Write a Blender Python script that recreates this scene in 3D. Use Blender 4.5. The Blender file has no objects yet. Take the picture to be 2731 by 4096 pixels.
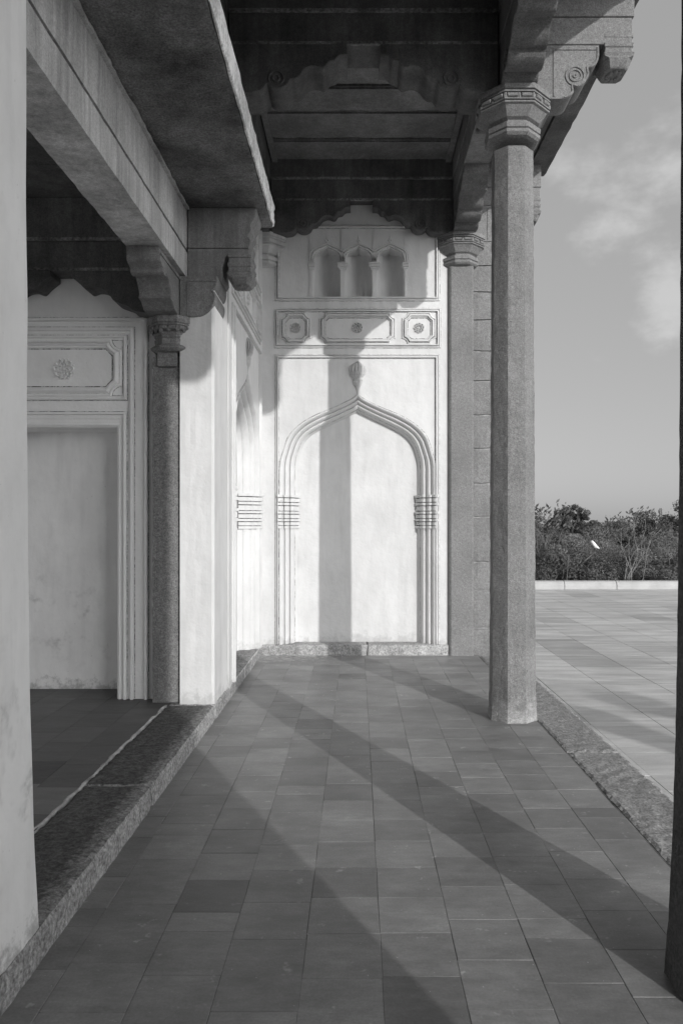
import bpy, bmesh, math, random
from mathutils import Vector, noise as mnoise
random.seed(7)
R = math.radians
S = bpy.context.scene
C = S.collection

# ------------------------------------------------------------------ camera, light, exposure
cam = bpy.data.cameras.new("camera")
camo = bpy.data.objects.new("camera", cam); C.objects.link(camo)
camo.location = (0, 0, 1.7); camo.rotation_euler = (R(90), 0, 0)
cam.sensor_fit = 'HORIZONTAL'; cam.sensor_width = 24.0; cam.lens = 26.63
cam.shift_x = -0.0236; cam.shift_y = 0.0153
cam.clip_start = 0.05; cam.clip_end = 6000
S.camera = camo

SUNV = Vector((0.49, -1.0, 0.356)).normalized()
EL = math.asin(SUNV.z); ROT = math.atan2(SUNV.x, SUNV.y)
w = bpy.data.worlds.new("World"); S.world = w; w.use_nodes = True
nt = w.node_tree; nt.nodes.clear()
out = nt.nodes.new('ShaderNodeOutputWorld'); bg = nt.nodes.new('ShaderNodeBackground')
sky = nt.nodes.new('ShaderNodeTexSky'); sky.sky_type = 'NISHITA'; sky.sun_disc = False
sky.sun_elevation = EL; sky.sun_rotation = ROT; sky.altitude = 500; sky.air_density = 1.0; sky.dust_density = 2.0
bw = nt.nodes.new('ShaderNodeRGBToBW')
tc = nt.nodes.new('ShaderNodeTexCoord'); mp = nt.nodes.new('ShaderNodeMapping')
mp.inputs['Scale'].default_value = (1.0, 1.0, 1.7)
n1 = nt.nodes.new('ShaderNodeTexNoise'); n1.inputs['Scale'].default_value = 9.0
n1.inputs['Detail'].default_value = 8; n1.inputs['Roughness'].default_value = 0.58
def wmath(op, a, b):
    x = nt.nodes.new('ShaderNodeMath'); x.operation = op
    for i, v in enumerate((a, b)):
        if isinstance(v, (int, float)): x.inputs[i].default_value = v
        else: nt.links.new(v, x.inputs[i])
    return x.outputs[0]
banks = 0.0
for cdir, rad, amt in (((0.36, 1, 0.465), 0.20, 0.62), ((0.45, 1, 0.315), 0.20, 0.62), ((0.30, 1, 0.25), 0.12, 0.42), ((-0.9, 1, 0.4), 0.5, 0.5), ((1.0, 0.2, 0.35), 0.5, 0.5)):
    ds = nt.nodes.new('ShaderNodeVectorMath'); ds.operation = 'DISTANCE'; ds.inputs[1].default_value = tuple(Vector(cdir).normalized())
    nt.links.new(tc.outputs['Generated'], ds.inputs[0])
    mr = nt.nodes.new('ShaderNodeMapRange'); mr.interpolation_type = 'SMOOTHSTEP'
    for i, v in enumerate((rad, rad*0.1, 0.0, amt)): mr.inputs[i+1].default_value = v
    nt.links.new(ds.outputs['Value'], mr.inputs[0]); banks = wmath('MAXIMUM', banks, mr.outputs[0])
rmp = nt.nodes.new('ShaderNodeMapRange'); rmp.interpolation_type = 'SMOOTHSTEP'
for i, v in enumerate((0.60, 0.82, 0.0, 0.55)): rmp.inputs[i+1].default_value = v
mixc = nt.nodes.new('ShaderNodeMix'); mixc.data_type = 'FLOAT'
L = nt.links.new
L(sky.outputs[0], bw.inputs[0])
hz = nt.nodes.new('ShaderNodeMix'); hz.data_type = 'FLOAT'; hz.inputs[0].default_value = 0.62; hz.inputs[3].default_value = 4.6
L(bw.outputs[0], hz.inputs[2])                  # thin even haze over the whole sky
L(tc.outputs['Generated'], mp.inputs[0]); L(mp.outputs[0], n1.inputs['Vector'])
L(wmath('ADD', wmath('MULTIPLY', banks, 0.62), wmath('MULTIPLY', n1.outputs[0], 0.72)), rmp.inputs[0]); L(rmp.outputs[0], mixc.inputs[0]); L(hz.outputs[0], mixc.inputs[2])
mixc.inputs[3].default_value = 6.8
# bright hazy veil on the sunward half of the sky
vd = nt.nodes.new('ShaderNodeVectorMath'); vd.operation = 'DOT_PRODUCT'; vd.inputs[1].default_value = tuple(Vector((0.86, -0.50, 0.06)).normalized())
L(tc.outputs['Generated'], vd.inputs[0])
vr = nt.nodes.new('ShaderNodeMapRange'); vr.interpolation_type = 'SMOOTHSTEP'
vr.inputs[1].default_value = 0.45; vr.inputs[2].default_value = 0.95; vr.inputs[3].default_value = 1.0; vr.inputs[4].default_value = 3.6
L(vd.outputs['Value'], vr.inputs[0])
vm = nt.nodes.new('ShaderNodeMath'); vm.operation = 'MULTIPLY'
L(mixc.outputs[0], vm.inputs[0]); L(vr.outputs[0], vm.inputs[1])
L(vm.outputs[0], bg.inputs[0]); L(bg.outputs[0], out.inputs[0])
bg.inputs[1].default_value = 0.13

sd = bpy.data.lights.new("sun", 'SUN'); sd.energy = 3.2; sd.angle = R(0.55); sd.color = (1, 0.99, 0.975)
so = bpy.data.objects.new("sun", sd); C.objects.link(so)
so.rotation_euler = (-SUNV).to_track_quat('-Z', 'Y').to_euler(); so.location = (10, -20, 12)
S.view_settings.view_transform = 'Standard'; S.view_settings.look = 'None'
S.view_settings.exposure = -0.27; S.view_settings.gamma = 1.0
S.cycles.max_bounces = 10; S.cycles.diffuse_bounces = 6

# ------------------------------------------------------------------ materials (greys: the place is seen in black and white)
def new_mat(name):
    m = bpy.data.materials.new(name); m.use_nodes = True
    n = m.node_tree.nodes; b = n['Principled BSDF']
    return m, m.node_tree, b
def node(t, kind, **kw):
    x = t.nodes.new(kind)
    for k, v in kw.items():
        if k in x.inputs: x.inputs[k].default_value = v
        else: setattr(x, k, v)
    return x
def mapr(t, src, a, b, c, d):
    x = t.nodes.new('ShaderNodeMapRange')
    for i, v in enumerate((a, b, c, d)): x.inputs[i+1].default_value = v
    t.links.new(src, x.inputs[0]); return x.outputs[0]
def mul(t, a, b, op='MULTIPLY'):
    x = t.nodes.new('ShaderNodeMath'); x.operation = op
    for i, v in enumerate((a, b)):
        if isinstance(v, (int, float)): x.inputs[i].default_value = v
        else: t.links.new(v, x.inputs[i])
    return x.outputs[0]
def tex(t, scale, detail=4, rough=0.55, stretch=(1, 1, 1), kind='noise', coord='Object'):
    c = t.nodes.new('ShaderNodeTexCoord'); mpp = t.nodes.new('ShaderNodeMapping')
    mpp.inputs['Scale'].default_value = stretch
    if coord == 'World':
        g = t.nodes.new('ShaderNodeNewGeometry'); t.links.new(g.outputs['Position'], mpp.inputs[0])
    else:
        t.links.new(c.outputs[coord], mpp.inputs[0])
    if kind == 'noise':
        x = node(t, 'ShaderNodeTexNoise', Scale=scale, Detail=detail, Roughness=rough); o = x.outputs[0]
    else:
        x = node(t, 'ShaderNodeTexVoronoi', Scale=scale); o = x.outputs[0]
    t.links.new(mpp.outputs[0], x.inputs['Vector']); return o
def finish(t, b, val, rough, bumps, spec=0.3):
    cmb = t.nodes.new('ShaderNodeCombineColor')
    for i in range(3): t.links.new(val, cmb.inputs[i])
    t.links.new(cmb.outputs[0], b.inputs['Base Color'])
    if isinstance(rough, float): b.inputs['Roughness'].default_value = rough
    else: t.links.new(rough, b.inputs['Roughness'])
    b.inputs['Specular IOR Level'].default_value = spec
    prev = None
    for h, st, d in bumps:
        bp = t.nodes.new('ShaderNodeBump'); bp.inputs['Strength'].default_value = st; bp.inputs['Distance'].default_value = d
        t.links.new(h, bp.inputs['Height'])
        if prev: t.links.new(prev, bp.inputs['Normal'])
        prev = bp.outputs[0]
    if prev: t.links.new(prev, b.inputs['Normal'])

def plaster(name, base=0.78, dirt=0.12, smudge=0.0, grime=0.0):
    m, t, b = new_mat(name)
    big = tex(t, 1.3, 6, 0.6, coord='World'); mid = tex(t, 7, 5, 0.65, (1, 1, 0.45), coord='World'); spk = tex(t, 46, 2, 0.5, coord='World')
    streak = tex(t, 9, 4, 0.6, (1, 1, 0.12), coord='World')
    v = mul(t, mapr(t, big, 0.35, 0.75, 1.0, 1 - dirt), base)
    v = mul(t, v, mapr(t, mid, 0.4, 0.8, 1.0, 1 - dirt*0.7))
    v = mul(t, v, mapr(t, streak, 0.5, 0.8, 1.0, 1 - dirt*0.8))
    v = mul(t, v, mapr(t, spk, 0.72, 0.78, 1.0, 0.8))
    if grime:                                   # splashed and flaking foot of the wall, down to the stone
        g0 = t.nodes.new('ShaderNodeNewGeometry'); s0 = t.nodes.new('ShaderNodeSeparateXYZ'); t.links.new(g0.outputs['Position'], s0.inputs[0])
        rag = mul(t, mapr(t, s0.outputs['Z'], 0.13, 0.34, 1.0, 0.0), mapr(t, tex(t, 7, 6, 0.8, coord='World'), 0.3, 0.7, -0.8, 0.6), 'ADD')
        v = mul(t, v, mapr(t, rag, 0.45, 0.95, 1.0, 1-grime))
    if smudge:                                  # rubbed marks at hand and knee height
        g = t.nodes.new('ShaderNodeNewGeometry'); sx = t.nodes.new('ShaderNodeSeparateXYZ'); t.links.new(g.outputs['Position'], sx.inputs[0])
        zz = mul(t, mapr(t, sx.outputs['Z'], 0.25, 0.6, 0, 1), mapr(t, sx.outputs['Z'], 1.5, 0.9, 0, 1))
        sm = mul(t, mapr(t, tex(t, 4.5, 3, 0.6, coord='World'), 0.54, 0.66, 0, 1), mapr(t, tex(t, 30, 3, 0.7, coord='World'), 0.35, 0.6, 0.2, 1))
        v = mul(t, v, mapr(t, mul(t, zz, sm), 0, 1, 1.0, 1-smudge))
    finish(t, b, v, 0.75, [(tex(t, 3.5, 4, 0.6, coord='World'), 0.35, 0.05), (tex(t, 60, 3, 0.6, coord='World'), 0.22, 0.006)], 0.25)
    return m
def granite(name, base=0.26, contrast=0.4, scale=1.0, streak=0.0, bump=0.6, spec=0.25, stain=0.15, top=None, foot=False):
    m, t, b = new_mat(name)
    fine = tex(t, 120*scale, 3, 0.7, coord='World'); mid = tex(t, 38*scale, 4, 0.7, coord='World'); big = tex(t, 2.2, 5, 0.6, coord='World')
    v = mul(t, mapr(t, fine, 0.32, 0.68, 1 - contrast, 1 + contrast), base)
    v = mul(t, v, mapr(t, mid, 0.3, 0.7, 1 - contrast*0.55, 1 + contrast*0.55))
    v = mul(t, v, mapr(t, big, 0.35, 0.7, 1 + stain*0.6, 1 - stain))
    if streak:
        s = tex(t, 16, 4, 0.7, (1, 1, 0.05), coord='World'); s2 = tex(t, 3.5, 3, 0.6, (1, 1, 0.12), coord='World')
        v = mul(t, v, mapr(t, s, 0.35, 0.7, 1 - streak, 1 + streak)); v = mul(t, v, mapr(t, s2, 0.35, 0.7, 1 - streak, 1 + streak))
    if foot:                                    # limewash splashes round the foot
        g = t.nodes.new('ShaderNodeNewGeometry'); sx = t.nodes.new('ShaderNodeSeparateXYZ'); t.links.new(g.outputs['Position'], sx.inputs[0])
        rag = mul(t, mapr(t, sx.outputs['Z'], 0.0, 0.40, 1.0, 0.0), mapr(t, tex(t, 14, 5, 0.75, coord='World'), 0.3, 0.7, -0.5, 0.5), 'ADD')
        v = mul(t, v, mapr(t, rag, 0.4, 1.1, 1.0, 1.7))
        v = mul(t, v, mapr(t, tex(t, 26, 2, 0.5, coord='World'), 0.76, 0.79, 1.0, 0.45))
        v = mul(t, v, mapr(t, tex(t, 19, 2, 0.5, (1.3, 1.1, 1), coord='World'), 0.76, 0.78, 1.0, 2.4))
    if top:                                     # trodden dark upper face with a ragged paler margin
        g = t.nodes.new('ShaderNodeNewGeometry'); sx = t.nodes.new('ShaderNodeSeparateXYZ'); t.links.new(g.outputs['True Normal'], sx.inputs[0])
        px = t.nodes.new('ShaderNodeSeparateXYZ'); t.links.new(g.outputs['Position'], px.inputs[0])
        rag = tex(t, 22, 4, 0.7, coord='World')
        edge = mul(t, mapr(t, px.outputs['X'], -1.27, -1.36, 0.0, 1.0), mapr(t, rag, 0.3, 0.7, -0.45, 0.45), 'ADD')
        fac = mul(t, mapr(t, sx.outputs['Z'], 0.6, 0.9, 0.0, 1.0), mapr(t, edge, 0.2, 0.75, 0.45, 1.0))
        fac = mul(t, fac, mapr(t, px.outputs['Y'], 7.0, 7.6, 1.0, 0.35))
        v = mul(t, v, mapr(t, fac, 0, 1, 1.0, top/base))
    finish(t, b, v, 0.8, [(mid, bump*0.6, 0.012), (fine, bump*0.6, 0.006)], spec)
    return m
def paving(name, base, var=0.35, rough=(0.34, 0.55), spots=0.25, stretch=(1, 3, 1), coarse=1.0, splash=False):
    m, t, b = new_mat(name)
    at = t.nodes.new('ShaderNodeAttribute'); at.attribute_name = 'tint'
    big = tex(t, 2.4, 5, 0.65, stretch, coord='World'); mid = tex(t, 11*coarse, 6, 0.7, (stretch[0]*0.6, stretch[1], 1), coord='World'); fine = tex(t, 90, 3, 0.6, coord='World')
    sp = tex(t, 8.5, 3, 0.75, coord='World'); sp2 = tex(t, 60, 2, 0.5, coord='World')
    v = mul(t, at.outputs['Fac'], base)
    v = mul(t, v, mapr(t, big, 0.3, 0.7, 1 - var*0.6, 1 + var*0.6))
    v = mul(t, v, mapr(t, mid, 0.3, 0.7, 1 - var*0.55, 1 + var*0.55))
    v = mul(t, v, mapr(t, fine, 0.3, 0.7, 0.9, 1.1))
    v = mul(t, v, mapr(t, sp, 0.64, 0.74, 1.0, 1 + spots))
    v = mul(t, v, mapr(t, sp2, 0.73, 0.78, 1.0, 1 + spots*1.5))
    if splash:                                  # whitewash drips below the far walls, scuffs elsewhere
        g0 = t.nodes.new('ShaderNodeNewGeometry'); s0 = t.nodes.new('ShaderNodeSeparateXYZ'); t.links.new(g0.outputs['Position'], s0.inputs[0])
        rag = mul(t, mapr(t, s0.outputs['Y'], 8.75, 9.65, 0.0, 0.5), mapr(t, tex(t, 13, 5, 0.8, (1, 1.6, 1), coord='World'), 0.3, 0.7, -0.5, 0.5), 'ADD')
        rag = mul(t, rag, mapr(t, s0.outputs['X'], 0.2, -0.6, 0.3, 1.0))
        v = mul(t, v, mapr(t, rag, 0.36, 0.6, 1.0, 2.2))
        sc = tex(t, 3.0, 6, 0.85, (2.2, 1.2, 1), coord='World')
        v = mul(t, v, mapr(t, sc, 0.60, 0.72, 1.0, 1.28))
    finish(t, b, v, mapr(t, mid, 0.3, 0.7, rough[0], rough[1]), [(mid, 0.25, 0.006), (fine, 0.2, 0.002)], 0.28)
    return m
def plain(name, base, rough=0.8, var=0.2, scale=20, spec=0.3):
    m, t, b = new_mat(name)
    n = tex(t, scale, 4, 0.6)
    finish(t, b, mul(t, mapr(t, n, 0.3, 0.7, 1 - var, 1 + var), base), rough, [(n, 0.3, 0.01)], spec)
    return m
def leafmat(name, base, var=0.35):
    m, t, b = new_mat(name)
    oi = t.nodes.new('ShaderNodeAttribute'); oi.attribute_name = 'tint'
    v = mul(t, oi.outputs['Fac'], base)
    finish(t, b, v, 0.7, [], 0.15)
    tr = t.nodes.new('ShaderNodeBsdfTranslucent'); mx = t.nodes.new('ShaderNodeMixShader'); mx.inputs[0].default_value = 0.25
    cmb = t.nodes.new('ShaderNodeCombineColor')
    for i in range(3): t.links.new(v, cmb.inputs[i])
    t.links.new(cmb.outputs[0], tr.inputs[0])
    o = t.nodes['Material Output']
    t.links.new(b.outputs[0], mx.inputs[1]); t.links.new(tr.outputs[0], mx.inputs[2]); t.links.new(mx.outputs[0], o.inputs[0])
    return m

PL = plaster('white_plaster', 0.69, 0.14, grime=0.2)
PLH = plaster('hall_plaster', 0.84, 0.10)
PLW = plaster('worn_plaster', 0.86, 0.14, 0.28, 0.42)
def crackmat(name):
    m, t, b = new_mat(name)
    n = tex(t, 14, 4, 0.7, coord='World'); n2 = tex(t, 55, 3, 0.7, coord='World')
    v = mapr(t, mul(t, n, n2), 0.19, 0.30, 0.62, 0.05)
    finish(t, b, v, 0.9, [(n2, 0.4, 0.004)], 0.1); return m
CRACK = crackmat('open_plaster_joint')
CORE = plain('dark_core', 0.26, 0.9, 0.5, 40)
PLS = plaster('stained_plaster', 0.62, 0.4)
GR = granite('granite', 0.20, 0.34, 0.8, 0.0, 0.8)
GRC = granite('granite_column', 0.195, 0.34, 0.9, 0.04, 1.0, stain=0.2, foot=True)
GRD = granite('granite_beam', 0.20, 0.3, 0.9, 0.16, 0.6, stain=0.25)
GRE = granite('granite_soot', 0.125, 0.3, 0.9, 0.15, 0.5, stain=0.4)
GRL = granite('granite_bounce_ledge', 0.21, 0.5, 0.35, 0.0, 0.5, stain=0.7)  # paler than the beam stone: bounce light put into the colour
GRK = granite('granite_bracket', 0.135, 0.35, 0.8, 0.1, 0.8, stain=0.35)
GRR = granite('granite_rough', 0.30, 0.55, 0.4, 0.0, 1.8, top=0.09)
GRB = granite('granite_lintel', 0.46, 0.22, 0.9, 0.22, 0.5, stain=0.2)
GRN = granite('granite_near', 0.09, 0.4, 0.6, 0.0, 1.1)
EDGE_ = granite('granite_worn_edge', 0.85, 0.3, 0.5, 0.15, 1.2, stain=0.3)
GRS = granite('granite_strip', 0.26, 0.45, 0.6, 0.0, 1.0)
GRP = granite('granite_pilaster', 0.21, 0.4, 0.7, 0.1, 0.9)
SLAB = granite('eave_granite', 0.165, 0.45, 0.6, 0.0, 1.0, stain=0.6)
FLOOR = paving('slate_floor', 0.215, 0.36, (0.36, 0.54), 0.9, (1, 1.5, 1), splash=True)
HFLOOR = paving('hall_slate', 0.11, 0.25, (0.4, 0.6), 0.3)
TERR = paving('terrace_stone', 0.48, 0.42, (0.36, 0.55), 0.15, (0.35, 1.6, 1), 0.5)
GROUT = plain('mortar', 0.16, 0.9, 0.9, 2.5)
JOINT = plain('white_mortar', 0.36, 0.9, 0.6, 9)
COPE = plain('pale_coping', 0.42, 0.8, 0.12, 3)
EARTH = plain('dry_earth', 0.18, 0.9, 0.3, 0.3)
PALEBARK = plain('pale_bark', 0.19, 0.9, 0.3, 8)
BARK = plain('bark', 0.13, 0.9, 0.3, 8)
STEEL = plain('hazed_steel', 0.20, 0.7, 0.05, 8)
BAG = plain('white_plastic', 0.85, 0.4, 0.05, 8)
LEAF = [leafmat('leaf_dark', 0.10), leafmat('leaf_mid', 0.15), leafmat('leaf_pale', 0.21)]

# ------------------------------------------------------------------ mesh helpers
class MB:
    def __init__(self): self.v = []; self.f = []; self.tint = None
    def add(self, vs, fs):
        o = len(self.v); self.v += [tuple(p) for p in vs]; self.f += [tuple(i+o for i in f) for f in fs]; return self
    def box(self, x0, x1, y0, y1, z0, z1):
        vs = [(x, y, z) for z in (z0, z1) for y in (y0, y1) for x in (x0, x1)]
        return self.add(vs, [(0,2,3,1),(4,5,7,6),(0,1,5,4),(2,6,7,3),(0,4,6,2),(1,3,7,5)])
    def prism(self, poly, axis, a0, a1):
        n = len(poly)
        def P(p, a): return (p[0], a, p[1]) if axis == 'y' else ((a, p[0], p[1]) if axis == 'x' else (p[0], p[1], a))
        vs = [P(p, a0) for p in poly] + [P(p, a1) for p in poly]
        fs = [tuple(range(n)), tuple(range(2*n-1, n-1, -1))] + [(i, i+n, (i+1) % n+n, (i+1) % n) for i in range(n)]
        return self.add(vs, fs)
    def rings(self, rings, closed=True, cap=True):
        n = len(rings[0]); vs = [p for r in rings for p in r]; fs = []
        for i in range(len(rings)-1):
            for j in range(n if closed else n-1):
                k = (j+1) % n
                fs.append((i*n+j, i*n+k, (i+1)*n+k, (i+1)*n+j))
        if cap and closed:
            fs.append(tuple(range(n-1, -1, -1))); fs.append(tuple(range((len(rings)-1)*n, len(rings)*n)))
        return self.add(vs, fs)
    def oct(self, cx, cy, prof, seg=1, jit=0.0, seed=0):
        rg = []
        for (r, z) in prof:
            ring = []
            co = [(r/math.cos(math.pi/8)*math.cos(math.pi/8+k*math.pi/4), r/math.cos(math.pi/8)*math.sin(math.pi/8+k*math.pi/4)) for k in range(8)]
            for k in range(8):
                a, b_ = co[k], co[(k+1) % 8]
                for s in range(seg):
                    q = s/seg; x = a[0]+(b_[0]-a[0])*q; y = a[1]+(b_[1]-a[1])*q
                    if jit:
                        e = mnoise.noise(Vector((x*16+seed, y*16, z*13)))*jit + mnoise.noise(Vector((x*4+seed, y*4, z*1.2)))*jit*.5
                        if s == 0: e -= abs(mnoise.noise(Vector((x*20, y*20+seed, z*22))))*jit*1.6
                        l = math.hypot(x, y); x *= 1+e/l; y *= 1+e/l
                    ring.append((cx+x, cy+y, z))
            rg.append(ring)
        return self.rings(rg)
    def rbox(self, x0, x1, y0, y1, z0, z1, res=0.06, amp=0.006, freq=9.0, chip=0.0):
        """a box with a gridded surface roughened by noise, edges worn"""
        d = (x1-x0, y1-y0, z1-z0); n = [max(1, min(90, int(round(q/res)))) for q in d]
        idx = {}; o = []
        def vid(i, j, k):
            key = (i, j, k)
            if key not in idx:
                p = Vector((x0+d[0]*i/n[0], y0+d[1]*j/n[1], z0+d[2]*k/n[2]))
                e = Vector((mnoise.noise(p*freq), mnoise.noise(p*freq+Vector((31, 7, 3))), mnoise.noise(p*freq+Vector((5, 17, 41)))))*amp
                on = (i in (0, n[0]))+(j in (0, n[1]))+(k in (0, n[2]))
                if on >= 2 and chip:
                    c = Vector(((x0+x1)/2, (y0+y1)/2, (z0+z1)/2)); m = (0.3+abs(mnoise.noise(p*freq*1.7))*1.5)*chip
                    if i == 0: e.x += m
                    if i == n[0]: e.x -= m
                    if j == 0: e.y += m
                    if j == n[1]: e.y -= m
                    if k == n[2]: e.z -= m
                    if k == 0: e.z += m
                idx[key] = len(o); o.append(tuple(p+e))
            return idx[key]
        fs = []
        for i in range(n[0]):
            for j in range(n[1]):
                for k in (0, n[2]):
                    q = (vid(i,j,k), vid(i+1,j,k), vid(i+1,j+1,k), vid(i,j+1,k)); fs.append(q if k else q[::-1])
        for i in range(n[0]):
            for k in range(n[2]):
                for j in (0, n[1]):
                    q = (vid(i,j,k), vid(i+1,j,k), vid(i+1,j,k+1), vid(i,j,k+1)); fs.append(q[::-1] if j else q)
        for j in range(n[1]):
            for k in range(n[2]):
                for i in (0, n[0]):
                    q = (vid(i,j,k), vid(i,j+1,k), vid(i,j+1,k+1), vid(i,j,k+1)); fs.append(q if i else q[::-1])
        return self.add(o, fs)
    def ball(self, c, r, nu=10, nv=6):
        rg = []
        for i in range(nv+1):
            a = math.pi*i/nv; s = max(0.001, math.sin(a))
            rg.append([(c[0]+r[0]*s*math.cos(2*math.pi*j/nu), c[1]+r[1]*s*math.sin(2*math.pi*j/nu), c[2]-r[2]*math.cos(a)) for j in range(nu)])
        return self.rings(rg)
    def build(self, name, mat, parent=None, bevel=0.0, smooth=False, origin=None):
        me = bpy.data.meshes.new(name)
        vs = self.v
        if origin is not None: vs = [(p[0]-origin[0], p[1]-origin[1], p[2]-origin[2]) for p in vs]
        me.from_pydata(vs, [], self.f); me.materials.append(mat)
        b = bmesh.new(); b.from_mesh(me); bmesh.ops.recalc_face_normals(b, faces=b.faces); b.to_mesh(me); b.free()
        if self.tint:
            a = me.attributes.new('tint', 'FLOAT', 'FACE')
            a.data.foreach_set('value', self.tint[:len(me.polygons)])
        if smooth: me.polygons.foreach_set('use_smooth', [True]*len(me.polygons))
        o = bpy.data.objects.new(name, me); C.objects.link(o)
        if origin is not None: o.location = origin
        if parent: o.parent = parent
        if bevel:
            md = o.modifiers.new('bevel', 'BEVEL'); md.width = bevel; md.segments = 2; md.limit_method = 'ANGLE'; md.angle_limit = R(35)
        return o
def tag(o, label, cat, group=None, kind=None):
    o['label'] = label; o['category'] = cat
    if group: o['group'] = group
    o['kind'] = kind or 'thing'
    return o
def thing(name, label, cat, loc=(0, 0, 0), rz=0.0, group=None):
    o = bpy.data.objects.new(name, None); o.empty_display_size = 0.2; C.objects.link(o)
    o.location = loc; o.rotation_euler = (0, 0, rz)
    return tag(o, label, cat, group)
def struct(o, label, cat): return tag(o, label, cat, None, 'structure')
def copy_tree(o, parent=None):
    c = o.copy(); C.objects.link(c)
    if parent: c.parent = parent
    for ch in list(o.children): copy_tree(ch, c)
    return c
def smooth_path(pts, n=6):
    """Catmull-Rom through points"""
    o = []
    P = [pts[0]]+list(pts)+[pts[-1]]
    for i in range(1, len(P)-2):
        a, b, c, d = P[i-1], P[i], P[i+1], P[i+2]
        for k in range(n):
            t = k/n
            o.append(tuple(0.5*((2*b[j])+(-a[j]+c[j])*t+(2*a[j]-5*b[j]+4*c[j]-d[j])*t*t+(-a[j]+3*b[j]-3*c[j]+d[j])*t**3) for j in range(len(b))))
    o.append(tuple(pts[-1])); return o

# ------------------------------------------------------------------ setting: floors
def tiles(name, mat, xs, y0, y1, dy, z, gap=0.0013, jit=0.0, seed=1, lo=0.86, hi=1.12, odd=(), stagger=0.0, th=0.012, tilt=0.0012):
    rnd = random.Random(seed); m = MB(); m.tint = []
    for i in range(len(xs)-1):
        off = rnd.choice((0, 0, 0.2, 0.35, 0.5))*stagger*dy; y = y0-off; j = 0
        while y < y1-0.02:
            ye = y+dy*(rnd.choice((1, 1, 1, 1, 1, 1, 1, .5, 1.5, 1)) if stagger else 1)+rnd.uniform(-jit, jit)
            a, b = max(y, y0), min(ye, y1)
            if b-a > 0.03:
                g = gap*rnd.uniform(0.4, 1.3); h = [z+rnd.uniform(-tilt, tilt) for _ in range(4)]
                xa, xb = xs[i]+g/2+rnd.uniform(-0.0015, 0.0015), xs[i+1]-g/2+rnd.uniform(-0.0015, 0.0015); ya, yb = a+g/2, b-g/2
                e = 0.002
                vs = [(xa, ya, z-th), (xb, ya, z-th), (xb, yb, z-th), (xa, yb, z-th),
                      (xa, ya, h[0]-e), (xb, ya, h[1]-e), (xb, yb, h[2]-e), (xa, yb, h[3]-e),
                      (xa+e, ya+e, h[0]), (xb-e, ya+e, h[1]), (xb-e, yb-e, h[2]), (xa+e, yb-e, h[3])]
                fs = [(0,1,5,4),(1,2,6,5),(2,3,7,6),(3,0,4,7),(4,5,9,8),(5,6,10,9),(6,7,11,10),(7,4,8,11),(8,9,10,11)]
                m.add(vs, fs)
                tv = rnd.uniform(lo, hi)
                if rnd.random() < 0.08: tv *= 0.8
                for (ox, oy, ov) in odd:
                    if xa < ox < xb and ya < oy < yb: tv = ov
                m.tint += [tv]*9
            y = ye; j += 1
    return m
xs = [-1.235, -1.115, -0.99, -0.804, -0.512, -0.209, 0.092, 0.386, 0.684, 0.983, 1.27, 1.535]
xs = [-1.235, -1.105, -0.804, -0.512, -0.209, 0.092, 0.386, 0.684, 0.983, 1.27, 1.535]
odd = [(-0.66, 3.3, 0.6), (-0.35, 5.1, 0.78), (0.0, 4.85, 0.72), (-0.35, 5.45, 0.82), (1.1, 5.45, 0.76), (0.24, 2.7, 0.72)]
f = MB(); f.box(-1.25, 1.545, -1.2, 9.7, -0.30, -0.0022)
fl = f.build('floor', GROUT); struct(fl, 'veranda floor of square grey slate tiles with worn joints', 'floor')
tm = tiles('tiles', FLOOR, xs, -1.2+0.166, 9.68, 0.3, 0.0, jit=0.006, odd=odd, stagger=0.6, lo=0.84, hi=1.14)
tm.build('tile', FLOOR, fl)
hx = [-5.2+i*0.3 for i in range(12)]+[-1.64]
f = MB(); f.box(-5.3, -1.64, -1.2, 7.5, -0.3, 0.125)
hf = f.build('hall_floor', GROUT); struct(hf, 'dark grey tiled floor of the inner hall beyond the kerb', 'floor')
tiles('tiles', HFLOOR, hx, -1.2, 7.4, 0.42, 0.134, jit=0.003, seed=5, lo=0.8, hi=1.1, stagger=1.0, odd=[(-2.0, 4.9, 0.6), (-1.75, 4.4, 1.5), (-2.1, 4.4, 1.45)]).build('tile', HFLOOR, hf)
f = MB(); f.box(-9, 60, -30, 20.62, -0.6, -0.128)
te = f.build('terrace', plain('pale_bed', .5, .9, .3, 9)); struct(te, 'wide open terrace paved with pale sandstone slabs', 'terrace')
txs = [1.94, 2.1]+[2.72+0.64*i for i in range(0, 40)]
tiles('tiles', TERR, txs, -7, 20.6, 0.92, -0.12, gap=0.006, jit=0.06, seed=9, lo=0.93, hi=1.06, stagger=1.0, tilt=0.001).build('paving', TERR, te)
txs = [-9+0.64*i for i in range(0, 17)]+[1.94]
tiles('tiles', TERR, txs, 10.35, 20.6, 0.92, -0.12, gap=0.006, jit=0.06, seed=10, lo=0.93, hi=1.06, stagger=1.0, tilt=0.001).build('paving', TERR, te)
gm = MB(); nn = 40
gv = [(-2500+5000*i/nn, -1000+5000*j/nn, -6.2) for j in range(nn+1) for i in range(nn+1)]
gf = [(j*(nn+1)+i, j*(nn+1)+i+1, (j+1)*(nn+1)+i+1, (j+1)*(nn+1)+i) for j in range(nn) for i in range(nn)]
struct(gm.add(gv, gf).build('ground', EARTH), 'dry earth below the terrace reaching to the horizon', 'ground')
f = MB(); f.box(-9, 60, -30, 20.9, -6.3, -0.61); struct(f.build('terrace_base', GR), 'stone base holding up the terrace', 'terrace base')

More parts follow.
